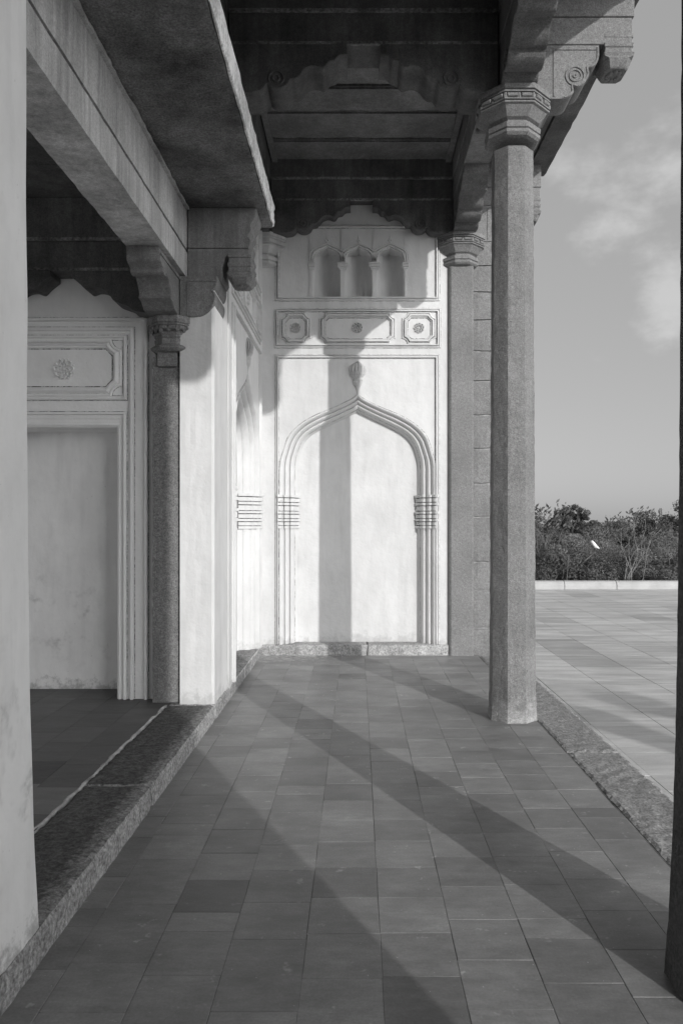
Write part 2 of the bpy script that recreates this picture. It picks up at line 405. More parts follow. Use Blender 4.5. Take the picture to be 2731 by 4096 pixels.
# ------------------------------------------------------------------ kerbs
KG = 'granite kerb stones along the hall'
for (a, b, lab) in ((-1.15, 2.30, 'rough granite kerb stone under the near white pier'),
                    (2.31, 4.515, 'dark stained granite kerb stone beside the near white pier, open to the hall'),
                    (4.53, 6.50, 'dark granite kerb stone ending at the second white pier'),
                    (6.51, 8.25, 'granite kerb stone wrapping the foot of the second white pier'),
                    (8.265, 9.665, 'granite kerb stone in the far left corner under the arched side wall')):
    m = MB(); m.rbox(-1.63, -1.225, a, b, -0.1, 0.136, 0.035, 0.006, 14, 0.012)
    tag(m.build('kerb_stone', GRR, None), lab, 'kerb', KG)
m = MB(); m.rbox(-1.660, -1.630, -1.15, 6.5, 0.0, 0.138, 0.02, 0.012, 22, 0.008)
tag(m.build('mortar_joint', JOINT), 'crumbling pale mortar joint between hall tiles and dark kerb', 'mortar')
for (a, b, lab) in ((-1.23, 0.12, 'left granite plinth stone at the foot of the arched back wall'),
                    (0.13, 1.163, 'right granite plinth stone at the foot of the arched back wall')):
    m = MB(); m.rbox(a, b, 9.67, 9.95, -0.1, 0.136, 0.035, 0.005, 14, 0.008)
    tag(m.build('plinth_stone', granite('limed_plinth', 0.36, 0.45, 0.45, 0.0, 1.2, stain=0.3)), lab, 'plinth')
SG = 'granite edging stones of the veranda'
for (a, b, lab) in ((-1.15, 2.5, 'granite edging stone in front of the near dark column'),
                    (2.51, 5.60, 'long speckled granite edging stone between the two columns'),
                    (5.615, 9.62, 'far granite edging stone passing the tall octagonal column')):
    m = MB(); m.rbox(1.545, 1.936, a, b, -0.28, 0.004, 0.03, 0.007, 13, 0.014)
    tag(m.build('edging_stone', GRS), lab, 'edging', SG)

# ------------------------------------------------------------------ columns
CAPZ = 4.97
def capital_prof(k=1.0, z=0.0):
    p = [(.168,4.965),(.20,4.975),(.222,4.995),(.222,5.02),(.206,5.028),(.222,5.036),(.226,5.075),(.185,5.082),(.182,5.110),(.214,5.125),(.238,5.155),(.272,5.195),
         (.294,5.203),(.296,5.214),(.276,5.217),(.276,5.222),(.298,5.226),(.300,5.236),(.270,5.240),(.270,5.284),(.300,5.288),(.300,5.300),(.282,5.303),(.282,5.308),(.306,5.312),(.306,5.355)]
    return [(r*k, zz+z) for r, zz in p]
def capital_beads(m, cx, cy, r=0.284, z=5.26, faces=range(8), k=1.0):
    for fi in faces:
        a = math.pi/4*fi; ux, uy = -math.sin(a), math.cos(a)
        w_ = 2*r*math.tan(math.pi/8)
        for q, dr in ((-0.25, 0), (0.25, 0)):
            c = (cx+math.cos(a)*(r+0.004)+ux*w_*q, cy+math.sin(a)*(r+0.004)+uy*w_*q, z)
            rg = []
            for e in (-0.17, 0.17):
                rg.append([(c[0]+ux*w_*e+math.cos(a)*0.024*k*math.cos(b), c[1]+uy*w_*e+math.sin(a)*0.024*k*math.cos(b), z+0.019*k*math.sin(b)) for b in [2*math.pi*i/10 for i in range(10)]])
            m.rings(rg)
        for q in (0.0, 0.5):
            m.ball((cx+math.cos(a)*(r-0.004)+ux*w_*q, cy+math.sin(a)*(r-0.004)+uy*w_*q, z-0.006), (0.022, 0.022, 0.034), 8, 5)
def column(name, label, cx, cy, seed, base=0.188, mat=None):
    mat = mat or GRC
    t = thing(name, label, 'column', (cx, cy, 0))
    zs = [0.0, 0.03]+[0.06+i*0.05 for i in range(98)]
    prof = []
    for z in zs:
        if z > 4.975: break
        r = 0.168+(base-0.168)*(1-z/4.97)+0.010*math.exp(-z*6) if base < .2 else 0.168+0.018*(1-z/4.97)+0.045*math.exp(-z*1.6)
        prof.append((r, z-0.01))
    MB().oct(0, 0, prof, 6, 0.0042 if base < .2 else 0.002, seed).build('shaft', mat, t)
    cp = MB().oct(0, 0, capital_prof(), 1).build('capital', GR, t, bevel=0.004)
    bd = MB(); capital_beads(bd, 0, 0); bd.build('bead_band', GR, cp)
    return t
COL1 = 6.59; COL2 = 2.765; CX = 1.345
column('stone_column', 'tall octagonal granite column between veranda and terrace, lit on its right', CX, COL1, 3)
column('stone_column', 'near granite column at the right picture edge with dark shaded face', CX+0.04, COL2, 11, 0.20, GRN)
# engaged column on the end wall
t = thing('wall_pilaster', 'flat granite pilaster with octagonal capital beside the arched back wall', 'pilaster', (1.32, 9.78, 0))
m = MB(); m.prism([(-.157, .2), (-.157, -.118), (-.13, -.145), (.14, -.145), (.158, -.12), (.158, .2)], 'z', -0.02, 4.97); m.build('shaft', GR, t, 0.004)
cp = MB().oct(0, 0, capital_prof(), 1).build('capital', GR, t, bevel=0.004)
bd = MB(); capital_beads(bd, 0, 0); bd.build('bead_band', GR, cp)
t = thing('wall_capital', 'stained plastered half capital in the far left corner of the walls', 'capital', (-1.22, 9.80, 0))
MB().oct(0, 0, capital_prof(1.0), 3, 0.006, 8).build('capital', PLS, t, bevel=0.012)

for (px_, py_, h_, lab) in ((6.6, -2.0, 3.4, 'unseen octagonal post added for its shadow on the terrace, right behind the viewer'), (9.3, -5.6, 4.9, 'taller unseen octagonal post added for its shadow on the terrace, far right behind the viewer')):
    t = thing('shadow_post', lab, 'post', (px_, py_, -0.12))  # unseen post, added only to throw a shadow band on the terrace
    MB().oct(0, 0, [(.30, -.02), (.30, .2), (.22, .24), (.18, h_-.3), (.26, h_-.25), (.28, h_-.1), (.05, h_)], 1).build('shaft', GR, t, 0.006)

# ------------------------------------------------------------------ bracket shapes
# profile: distance a from the arch centre, height z  (cusped corbel from tip to column)
CUSP = [(.10,5.66),(.15,5.655),(.177,5.643),(.206,5.612),(.254,5.600),(.284,5.560),(.313,5.548),(.36,5.562),(.40,5.564),(.457,5.539),(.497,5.485),(.538,5.458),(.578,5.452),(.604,5.41),
        (.645,5.384),(.69,5.375),(.735,5.383),(.765,5.402),(.775,5.412),(.807,5.372),(.847,5.352),(.90,5.345)]
ZB = 5.76; ZM = 6.02; ZC = 6.30
def cusp_poly(a_side, zoff=0.0, stretch=1.0, top=ZB):
    p = smooth_path(CUSP, 3)
    pl = [(a, z+zoff) for a, z in p]
    return [(.10, top+zoff)]+pl+[(a_side, CUSP[-1][1]+zoff), (a_side, top+zoff)]
def bracket_mesh(m, centre, sign, half, axis, c0, c1, stretch=1.0, inset=0.012):
    """centre: where the arch centre lies along the run; sign: which way the column is; half: distance centre to column face"""
    shift = half-0.90*stretch if stretch else 0
    pl = [(centre+sign*(a*stretch+(half-1.10*stretch)), z) for a, z in cusp_poly(1.10)]
    m.prism(pl, axis, c0, c1)
    # raised rim following the cusps on both faces
    p = smooth_path(CUSP, 3)
    def P(q, c): return (q[0], c, q[1]) if axis == 'y' else (c, q[0], q[1])
    for c, e in ((c0, -1), (c1, 1)):
        n = len(p); vs = []; fs = []
        q = [(centre+sign*(a*stretch+(half-1.10*stretch)), z) for a, z in p]
        nr = []
        for i in range(n):
            a, b = q[max(0, i-1)], q[min(n-1, i+1)]; dx, dz = b[0]-a[0], b[1]-a[1]; l = math.hypot(dx, dz) or 1
            nx, nz = -dz/l, dx/l
            if nz < 0: nx, nz = -nx, -nz
            nr.append((nx, nz))
        for i in range(n):
            for d, o_ in ((0.001, 0.0), (0.004, 0.010), (0.022, 0.010), (0.028, 0.0)):
                vs.append(P((q[i][0]+nr[i][0]*d, q[i][1]+nr[i][1]*d), c+e*o_))
        for i in range(n-1):
            for k in range(3): fs.append((i*4+k, i*4+k+1, (i+1)*4+k+1, (i+1)*4+k))
        m.add(vs, fs)
        # rosette boss
        bc = centre+sign*(0.70*stretch+(half-1.10*stretch))
        for r0, r1, h in ((.070, .055, .012), (.036, .02, .014)):
            rg = []
            for rr, hh in ((r0, 0), ((r0*2+r1)/3, h), ((r0+2*r1)/3, h), (r1, 0)):
                rg.append([P((bc+rr*math.cos(2*math.pi*i/20), 5.462+rr*math.sin(2*math.pi*i/20)), c+e*hh) for i in range(20)])
            m.rings(rg, cap=False)
def transverse(y0, y1, label, mat=GRE):
    t = thing('cross_beam', label, 'beam', (0.05, (y0+y1)/2, ZB)); t_loc = Vector(t.location)
    m = MB(); m.box(-1.09, 1.19, y0, y1, ZB, ZM-.002); m.box(-1.09, 1.19, y0-0.03, y1+0.03, ZM, ZC); m.build('beam_course', mat, t, 0.006, origin=None)
    m = MB()
    for yl in (y0-0.034, y0-0.004):
        z_ = ZM if yl < y0-.02 else ZB+.002
        m.rbox(-1.085, 1.185, yl, yl+.03, z_-0.010, z_+.016, 0.05, .003, 12, .002)
    m.build('bounce_ledge', GRL, t)  # pale strip stands in for floor bounce on the beam steps
    for s in (-1, 1):
        b = MB(); bracket_mesh(b, 0.05, s, 1.14, 'y', y0+0.004, y1-0.004, 1.0); b.build('cusped_bracket', mat, t)
    fix(t)
    return t
def fix(t):
    """children were modelled in world coordinates: keep them there"""
    for ch in t.children: ch.location = -Vector(t.location) + Vector(ch.location)
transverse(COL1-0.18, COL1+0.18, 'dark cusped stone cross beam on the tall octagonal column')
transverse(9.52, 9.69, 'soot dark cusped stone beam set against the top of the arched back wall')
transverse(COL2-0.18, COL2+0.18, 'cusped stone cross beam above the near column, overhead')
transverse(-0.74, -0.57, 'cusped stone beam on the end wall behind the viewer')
def longi(x0, x1, ya, yb, ha, hb, label, cat='beam', mat=GRD):
    """beam along the veranda from column line ya to yb with a cusped bracket at each end"""
    t = thing('long_beam', label, cat, ((x0+x1)/2, (ya+yb)/2, ZB))
    m = MB(); m.box(x0, x1, ya+0.002, yb-0.002, ZB, ZM-.002); m.box(x0-0.012, x1+0.012, ya+0.002, yb-0.002, ZM, ZC)
    m.build('beam_course', mat, t, 0.006)
    mid = (ya+yb)/2
    for s, h in ((-1, ha), (1, hb)):
        b = MB(); bracket_mesh(b, mid, s, (yb-ya)/2-h, 'x', x0+0.006, x1-0.006, 1.12); b.build('cusped_bracket', GRK if mat is GRD else mat, t)
    fix(t); return t
longi(1.20, 1.49, COL1, 9.68, 0.0, 0.0, 'stone beam with cusped brackets from tall column to back pilaster')
longi(1.20, 1.49, COL2, COL1, 0.0, 0.0, 'stone beam with cusped brackets running from tall column towards near column')
longi(1.20, 1.49, -0.75, COL2, 0.0, 0.0, 'stone beam with cusped brackets from near column to the end wall')
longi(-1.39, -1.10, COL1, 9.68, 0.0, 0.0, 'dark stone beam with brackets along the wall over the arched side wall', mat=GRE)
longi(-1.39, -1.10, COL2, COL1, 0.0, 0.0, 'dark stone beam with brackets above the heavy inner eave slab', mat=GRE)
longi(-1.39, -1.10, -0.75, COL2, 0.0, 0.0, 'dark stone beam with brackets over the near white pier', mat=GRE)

# ceiling slabs of the far bay, one by one; plain ceilings over the near bays
ed = [6.78, 7.30, 7.88, 8.38, 8.99, 9.51]
names = ['directly behind the cusped cross beam', 'second behind the cusped cross beam', 'in the middle of the far bay', 'second from the arched back wall', 'closest to the arched back wall']
for i in range(5):
    m = MB(); dz = (0, .006, -.004, .008, 0)[i]
    m.rbox(-1.085, 1.185, ed[i]+0.012, ed[i+1]-0.012, ZC-0.05+dz, ZC+0.1, 0.08, 0.004, 8, 0.008)
    m.box(-1.0, 1.1, ed[i]+0.03, ed[i]+0.06, ZC-0.066+dz, ZC-0.046+dz)
    tag(m.build('ceiling_slab', GRD), 'dark stone ceiling slab '+names[i], 'ceiling slab', 'stone ceiling slabs of the veranda')
for (a, b, lab) in ((2.96, 6.40, 'stone ceiling of the bay between the two columns'), (-0.56, 2.57, 'stone ceiling of the bay over the viewer')):
    m = MB(); n = 6
    for i in range(n):
        ya, yb = a+(b-a)*i/n, a+(b-a)*(i+1)/n
        m.box(-1.085, 1.185, ya+0.008, yb-0.008, ZC-0.05, ZC+0.1)
    tag(m.build('ceiling', GRD), lab, 'ceiling')
m = MB(); m.box(-5.6, 1.49, -1.15, 10.3, ZC+0.11, ZC+0.4)
tag(m.build('roof_slab', GRD), 'flat roof slab over hall and veranda', 'roof')
# cornice strips beside ceiling
for (x, s, lab) in ((1.17, -1, 'thin stone moulding between ceiling slabs and the terrace side beam'), (-1.07, 1, 'thin stone moulding between ceiling slabs and the wall side beam')):
    m = MB(); m.box(min(x, x+s*0.07), max(x, x+s*0.07), 6.79, 9.50, ZC-0.085, ZC-0.052); tag(m.build('ceiling_moulding', GRD, None, 0.004), lab, 'moulding')

# ------------------------------------------------------------------ outer eave and its brackets
def pendant(m, x0, x1, y0, y1, zt, zb):
    cx, cy = (x0+x1)/2, (y0+y1)/2; hx, hy = (x1-x0)/2, (y1-y0)/2
    lv = [(1.0, zt), (1.0, zt-0.03), (0.93, zt-0.034), (0.93, zt-0.075), (1.03, zt-0.08), (1.0, zt-0.11), (0.94, zt-0.115), (0.95, zt-0.15), (1.06, zt-0.165), (1.0, zt-0.19), (1.0, zt-0.205), (0.80, zb+0.012), (0.72, zb)]
    rg = []
    for k, z in lv:
        c = 0.34 if z < zt-0.19 else 0.05
        pts = [(-1, -1+c), (-1+c, -1), (1-c, -1), (1, -1+c), (1, 1-c), (1-c, 1), (-1+c, 1), (-1, 1-c)]
        rg.append([(cx+hx*k*p[0], cy+hy*k*p[1], z) for p in pts])
    m.rings(rg)
    for i in range(8):
        a = 2*math.pi*i/8
        m.ball((cx+hx*0.4*math.cos(a), cy+hy*0.4*math.sin(a), zb-0.002), (hx*0.2, hy*0.2, 0.012), 8, 4)
VOL = smooth_path([(2.054,5.75),(2.055,5.68),(2.04,5.62),(2.00,5.58),(1.965,5.572),(1.972,5.53),(1.957,5.485),(1.92,5.435),(1.87,5.412),(1.835,5.42),(1.84,5.37),(1.81,5.335),(1.76,5.316),(1.66,5.312),(1.50,5.312)], 4)
def eave_bracket(cy, label):
    t = thing('eave_bracket', label, 'bracket', (1.5, cy, 5.3), 0, 'stone brackets carrying the terrace eave'); y0, y1 = cy-0.15, cy+0.15
    m = MB(); m.box(1.50, 2.335, y0, y1, 5.77, 5.998); m.box(1.50, 2.35, y0-0.01, y1+0.01, 6.002, 6.305); m.build('corbel', GR, t, 0.006)
    v = MB(); v.prism([(1.50, 5.766)]+[(2.054, 5.766)]+VOL, 'y', y0+0.01, y1-0.01)
    n = len(VOL)
    for c, e in ((y0+0.01, -1), (y1-0.01, 1)):
        vs = []; fs = []
        for i in range(n-8):
            a, b = VOL[max(0, i-1)], VOL[min(n-1, i+1)]; dx, dz = b[0]-a[0], b[1]-a[1]; l = math.hypot(dx, dz); nx, nz = dz/l, -dx/l
            for d, o_ in ((0.001, 0), (0.004, .009), (.018, .009), (.022, 0)): vs.append((VOL[i][0]+nx*d, c+e*o_, VOL[i][1]+nz*d))
        for i in range(n-9):
            for k in range(3): fs.append((i*4+k, i*4+k+1, i*4+k+5, i*4+k+4))
        v.add(vs, fs)
        for r0, r1 in ((.088, .068), (.055, .042), (.022, .004)):
            v.rings([[(1.85+rr*math.cos(2*math.pi*i/24), c+e*hh, 5.505+rr*math.sin(2*math.pi*i/24)) for i in range(24)] for rr, hh in ((r0, 0), (r0-.004, .010), (r1+.004, .010), (r1, 0))], cap=False)
        v.box(1.68, 2.03, min(c, c+e*.008), max(c, c+e*.008), 5.725, 5.74)
        v.box(1.664, 1.678, min(c, c+e*.008), max(c, c+e*.008), 5.33, 5.74)
    v.build('volute', GR, t)
    p = MB(); pendant(p, 2.095, 2.345, y0-0.005, y1+0.005, 5.86, 5.585); p.build('pendant', GR, t, 0.003)
    fix(t); return t
eave_bracket(COL1, 'scrolled stone eave bracket with pendant on the tall octagonal column')
eave_bracket(9.86, 'far stone eave bracket whose pendant peeks out behind the tall column')
eave_bracket(COL2, 'stone eave bracket with pendant on the near column, overhead')
eave_bracket(-0.9, 'stone eave bracket on the end wall behind the viewer')
t = thing('outer_eave', 'long stone eave slab over the terrace edge, dark underneath', 'eave', (2.0, 4.5, ZC))
m = MB(); m.box(1.495, 2.215, -1.15, 10.05, ZC+0.008, ZC+0.16); m.build('soffit_slab', GRK, t, 0.01)
m = MB(); m.rbox(2.22, 2.475, -1.15, 10.05, ZC-0.02, ZC+0.2, 0.09, 0.008, 6, 0.01); m.build('eave_lip', GRK, t)
fix(t)

# ------------------------------------------------------------------ decorated plaster walls (local x = along wall, y = into wall, z = up)
q = 0.005575                                  # elevation survey unit in metres
def U(p): return (p-820.5)*q
def V(p): return 1.7+(1200-p)*q
def poly_face(m, outer, holes, y):
    from mathutils.geometry import tessellate_polygon
    loops = [[Vector((p[0], p[1], 0)) for p in l] for l in [outer]+holes]
    tri = tessellate_polygon(loops); flat = [p for l in loops for p in l]
    m.add([(p.x, y, p.y) for p in flat], tri)
def loft(m, loops, closed=True):
    n = len(loops[0])
    m.rings(loops, closed=closed, cap=False)
def frame(m, u0, u1, v0, v1, prof, bottom=True):
    """nested rectangle moulding; prof = (inset, y)"""
    lp = []
    for d, y in prof:
        lp.append([(u0+d, y, v0+(d if bottom else 0)), (u0+d, y, v1-d), (u1-d, y, v1-d), (u1-d, y, v0+(d if bottom else 0))])
    m.rings(lp, closed=bottom, cap=False)
RIDGE = [(0, 0.002), (.004, -.020), (.020, -.022), (.026, -.006), (.040, -.006), (.046, 0.002)]
def cart_loop(u0, u1, v0, v1, r, d, y, n=7):
    o = []
    for (cx, cy, a0) in ((u0, v0, 0), (u0, v1, -90), (u1, v1, 180), (u1, v0, 90)):
        rr = r+d*0.85
        pts = []
        for i in range(n):
            a = R(a0+90*i/(n-1))
            pts.append((a, i))
        # concave quarter circle about the corner
        for a, i in pts:
            x, z = cx+rr*math.cos(a), cy+rr*math.sin(a)
            if cx == u0: x = max(x, u0+d)
            else: x = min(x, u1-d)
            if cy == v0: z = max(z, v0+d)
            else: z = min(z, v1-d)
            o.append((x, y, z))
    return o
def cartouche(m, u0, u1, v0, v1, r, h=1.0):
    prof = [(0, .002), (.004, -.018*h), (.016, -.020*h), (.020, -.004*h), (.028, -.006*h), (.034, -.040*h), (.050, -.042*h), (.054, -.010*h), (.060, -.020*h), (.068, -.020*h), (.072, .002)]
    m.rings([cart_loop(u0, u1, v0, v1, r, d, y) for d, y in prof], cap=False)
def rosette(m, u, v, r, y=0.0, n=8):
    m.ball((u, y, v), (r*0.2, 0.02, r*0.2), 10, 6)
    for i in range(n):
        a = 2*math.pi*i/n
        for rr, s, h in ((.68, .26, .026), (.38, .14, .020)):
            aa = a+(math.pi/n if rr < .5 else 0); c = (u+r*rr*math.cos(aa), v+r*rr*math.sin(aa))
            # small open ring petal
            k = 12; rg = []
            for q1, hh in ((1.0, 0.002), (.86, -h), (.62, -h*.9), (.45, 0.002)):
                rg.append([(c[0]+r*s*q1*math.cos(2*math.pi*j/k), y+hh, c[1]+r*s*q1*math.sin(2*math.pi*j/k)) for j in range(k)])
            m.rings(rg, cap=False)
        m.ball((u+r*.93*math.cos(a+math.pi/n), y, v+r*.93*math.sin(a+math.pi/n)), (r*.09, .014, r*.09), 8, 4)
def line_loop(m, pts, closed, wdt, y):
    """thin open joint following a loop of (u, z) points"""
    n = len(pts); c = (sum(p[0] for p in pts)/n, sum(p[1] for p in pts)/n); a = []; b = []
    for i, p in enumerate(pts):
        e, f = pts[(i-1) % n if closed else max(0, i-1)], pts[(i+1) % n if closed else min(n-1, i+1)]
        dx, dz = f[0]-e[0], f[1]-e[1]; l = math.hypot(dx, dz) or 1; k = wdt*(0.7+0.6*abs(mnoise.noise(Vector((p[0]*9, p[1]*9, 1)))))
        a.append((p[0]-dz/l*k/2, y, p[1]+dx/l*k/2)); b.append((p[0]+dz/l*k/2, y, p[1]-dx/l*k/2))
    m.rings([a, b], closed=closed, cap=False)
def rect_pts(u0, u1, v0, v1, bottom=True, n=14):
    co = [(u0, v0), (u0, v1), (u1, v1), (u1, v0)]; o = []
    for i in range(4 if bottom else 3):
        p, r = co[i], co[(i+1) % 4]
        o += [(p[0]+(r[0]-p[0])*k/n, p[1]+(r[1]-p[1])*k/n) for k in range(n)]
    if not bottom: o.append(co[3])
    return o
OUT = [(180,1475),(180,1290),(180,1105),(178.5,1065),(173,1043),(159,1003),(133,975),(96,953),(52,934.7),(14,916),(0,905)]
INN = [(137,1475),(137,1290),(137,1105),(136.5,1065),(133,1045),(123,1020),(106,1001),(78,985),(41,967),(10,952),(0,947)]
def arch_curves(nprof, W):
    """list of full arch polylines (u,z) from outer (k=0) to inner"""
    qi = q*(9.7+W)/9.7
    o = smooth_path(OUT, 6); i = smooth_path(INN, 6); res = []
    for f_ in nprof:
        half = []
        for a, b in zip(o, i):
            ua, va = a[0]*q, 1.7+(1200-a[1])*q; ub, vb = b[0]*qi, 1.7+(1200-b[1])*qi
            if a[1] > 1470: va = vb = 0.13
            half.append((ua+(ub-ua)*f_, va+(vb-va)*f_))
        full = [(-u, v) for u, v in half]+[(u, v) for u, v in half[::-1][1:]]
        res.append(full)
    return res
PROF = []
for k in range(51):
    f_ = k/50
    if f_ <= .84: PROF.append((f_, 0.165*f_/.84-0.048*abs(math.sin(math.pi*3*f_/.84))**0.55+0.012*min(1, f_*12)))
    else: PROF.append((f_, 0.177+0.063*((f_-.84)/.16)))
NICHE = [(30,682),(30,640),(30,604),(29.5,594),(26,584),(19,577),(10,573.5),(3,570),(0,567.5)]
def niche_half(k=0.0):
    return [(max(0, a+k*(1 if b > 577 else .5)) if a > 0 else 0, b-(k*0.9 if b < 600 else 0)) for a, b in NICHE]
def decorated_wall(name, label, loc, rz, top, u0, u1, mat=PL, depth=0.24):
    t = thing(name, label, 'wall', loc, rz)
    m = MB()
    arch = arch_curves([0.0], depth)[0]
    holes = [arch]
    ncs = [(750, 30.5), (822.5, 30.5), (895, 30.5)]; nholes = []
    for cx, _ in ncs:
        h = smooth_path(niche_half(), 5)
        hp = [(U(cx)-a*q, V(b)) for a, b in h]+[(U(cx)+a*q, V(b)) for a, b in h[::-1][1:]]
        holes.append(hp); nholes.append((cx, hp))
    poly_face(m, [(u0, 0.0), (u1, 0.0), (u1, top), (u0, top)], holes, 0.0)
    m.add([(u0, 0.34, 0), (u1, 0.34, 0), (u1, 0.34, top), (u0, 0.34, top)], [(0, 1, 2, 3)])
    for a, b in (((u0, 0), (u0, top)), ((u0, top), (u1, top)), ((u1, top), (u1, 0)), ((u1, 0), (u0, 0))):
        m.add([(a[0], 0, a[1]), (b[0], 0, b[1]), (b[0], .34, b[1]), (a[0], .34, a[1])], [(0, 1, 2, 3)])
    wall = m.build('wall_face', mat, t)
    # arch recess
    inner = arch_curves([1.0], depth)[0]
    m = MB(); poly_face(m, [(u, v) for u, v in inner], [], depth-0.001); m.build('blind_arch_panel', mat, t)
    m = MB(); cs = arch_curves([p[0] for p in PROF], depth)
    m.rings([[(u, y, v) for u, v in c] for c, (f_, y) in zip(cs, PROF)], closed=False, cap=False)
    m.build('arch_moulding', mat, t, smooth=False)
    m = MB()
    for f_ in (0.0, 0.28, 0.56, 0.84):
        y = min(p[1] for p in PROF if abs(p[0]-f_) < .011)-0.0015 if f_ else -0.002
        c = arch_curves([f_+(-.012 if f_ == 0 else 0)], depth)[0]; line_loop(m, c, False, 0.009, y)
    m.build('open_joint', CRACK, t)
    # banded capitals on both jambs
    for s in (-1, 1):
        m = MB(); zt, zb = V(1136), V(1214)
        qi = q*(9.7+depth)/9.7; hs = (.9, 1.2, .8, 1.5, .7, 1.2, .7, 1.0, .8); os_ = (.050, .034, .044, .024, .048, .032, .044, .022, .030)
        tot = sum(hs)+0.30*(len(hs)-1); unit = (zt-zb)/tot; z1 = zt
        for h_, o_ in zip(hs, os_):
            pl = []
            for f_, y in PROF:
                u = 180*q+(137*qi-180*q)*f_; pl.append((s*(u+(0.004+o_*0.45)*(1-2*f_)), y-o_))
            pl += [(s*(137*qi-0.010-o_*0.5), depth-0.02), (s*(180*q+0.004), depth-0.02)]
            m.prism(pl, 'z', z1-h_*unit, z1); z1 -= (h_+.30)*unit
        kd = MB(); pl = [(s*(180*q+(137*qi-180*q)*f_+0.002*(1-2*f_)), y-.004) for f_, y in PROF]+[(s*(137*qi-.004), depth-.02), (s*(180*q+.002), depth-.02)]
        kd.prism(pl, 'z', zb+.006, zt-.006); kd.build('banded_capital_core', CORE, t)  # darker core seen in the gaps between the slats
        m.build('banded_capital', mat, t, 0.007)
    # finial
    prof = [(2,906),(3,897),(5.5,890),(9,884),(10.5,880),(11.2,877),(9.6,875.5),(11.5,873.5),(12,871),(10.8,869),(13,866),(16,862),(18,859),(17.2,858),(19.2,855),(20.4,851),(20,846),(18,841),(13.5,836.5),(7,832.5),(0.3,829)]
    m = MB(); rg = []; N = 84
    for r, y in prof:
        ring = []
        for j in range(N):
            a = 2*math.pi*j/N
            fl_ = 1.0
            if y < 857: fl_ = 0.80+0.20*abs(math.cos(a*7))**.7
            elif y < 868: fl_ = 0.86+0.18*abs(math.cos(a*10+(1.5 if y > 862 else 0)))**.7
            ring.append((r*q*fl_*math.cos(a), r*q*fl_*0.62*math.sin(a), V(y)))
        rg.append(ring)
    m.rings(rg); m.build('finial', PLS, t)
    # frames
    m = MB()
    frame(m, U(631), U(1008), 0.14, V(814), [(0, .002), (.003, -.018), (.014, -.020), (.018, -.002), (.026, -.002), (.030, -.036), (.043, -.038), (.046, .002)], bottom=False)
    m.build('arch_frame', mat, t)
    m = MB(); d = .0475; line_loop(m, rect_pts(U(631)+d, U(1008)-d, 0.14, V(814)-d, False), False, .006, -.0015); line_loop(m, rect_pts(U(631)-.003, U(1008)+.003, 0.14, V(814)+.003, False), False, .004, -.0015); m.build('open_joint', CRACK, t)
    m = MB(); frame(m, U(630), U(1011), V(799), V(708), [(0, .002), (.003, -.018), (.014, -.020), (.018, -.002), (.026, -.002), (.030, -.036), (.041, -.038), (.044, .002)]); m.build('frieze_frame', mat, t)
    m = MB(); d = .0465; line_loop(m, rect_pts(U(630)+d, U(1011)-d, V(799)+d, V(708)-d), True, .006, -.0015); line_loop(m, rect_pts(U(630)-.003, U(1011)+.003, V(799)-.003, V(708)+.003), True, .005, -.0015); m.build('open_joint', CRACK, t)
    m = MB(); frame(m, U(632), U(1009), V(691), V(515), [(0, .002), (.003, -.018), (.014, -.020), (.018, -.002), (.028, -.002), (.032, -.036), (.045, -.038), (.048, .002)]); m.build('niche_frame', mat, t)
    m = MB(); d = .050; line_loop(m, rect_pts(U(632)+d, U(1009)-d, V(691)+d, V(515)-d), True, .006, -.0015); line_loop(m, rect_pts(U(632)-.003, U(1009)+.003, V(691)-.003, V(515)+.003), True, .005, -.0015); m.build('open_joint', CRACK, t)
    for (a, b) in ((643, 714), (733, 908), (922, 1001)):
        m = MB(); cartouche(m, U(a), U(b), V(791), V(717), 0.075); o = m.build('cartouche', mat, t)
        m = MB(); line_loop(m, [(p[0], p[2]) for p in cart_loop(U(a), U(b), V(791), V(717), 0.075, .076, 0)], True, .008, -.002)
        line_loop(m, [(p[0], p[2]) for p in cart_loop(U(a), U(b), V(791), V(717), 0.075, .024, 0)], True, .005, -.0075); m.build('open_joint', CRACK, o)
        m = MB(); rosette(m, U((a+b)/2), V(753), 0.072); m.build('rosette', mat, o)
    # three niches
    for cx, hp in nholes:
        n = len(hp); m = MB(); fr = []; bk = []; D = 0.2
        ul, ur = hp[0][0], hp[-1][0]
        for (u, v) in hp:
            s_ = (u-ul)/(ur-ul); d = 0.06+D*math.sin(math.pi*min(1, max(0, s_)))
            fr.append((u, 0.0, v)); bk.append((u, d, v))
        m.rings([fr, bk], closed=False, cap=False)
        vs = []; fs = []
        for (u, v), b in zip(hp, bk): vs += [(u, b[1], v), (u, b[1], V(682))]
        for i in range(n-1): fs.append((2*i, 2*i+1, 2*i+3, 2*i+2))
        m.add(vs, fs)
        vs = []; fs = []
        for (u, v), b in zip(hp, bk): vs += [(u, 0, V(682)), (u, b[1], V(682))]
        for i in range(n-1): fs.append((2*i, 2*i+1, 2*i+3, 2*i+2))
        m.add(vs, fs)
        nb = m.build('niche', mat, t)
        m = MB()
        for k0 in (2.0, 7.0):
            lp = []
            for d, y in ((0, .002), (.6, -.022), (2.8, -.022), (3.4, .002)):
                h = [p for p in smooth_path(niche_half(k0+d), 5) if p[1] < 604]
                lp.append([(U(cx)-a*q, y, V(b)) for a, b in h]+[(U(cx)+a*q, y, V(b)) for a, b in h[::-1][1:]])
            m.rings(lp, closed=False, cap=False)
        m.build('ogee_moulding', mat, nb)
        m = MB()
        for k0 in (1.6, 5.9, 10.8):
            h = [p for p in smooth_path(niche_half(k0), 5) if p[1] < 604]
            line_loop(m, [(U(cx)-a*q, V(b)) for a, b in h]+[(U(cx)+a*q, V(b)) for a, b in h[::-1][1:]], False, .0055, -.003)
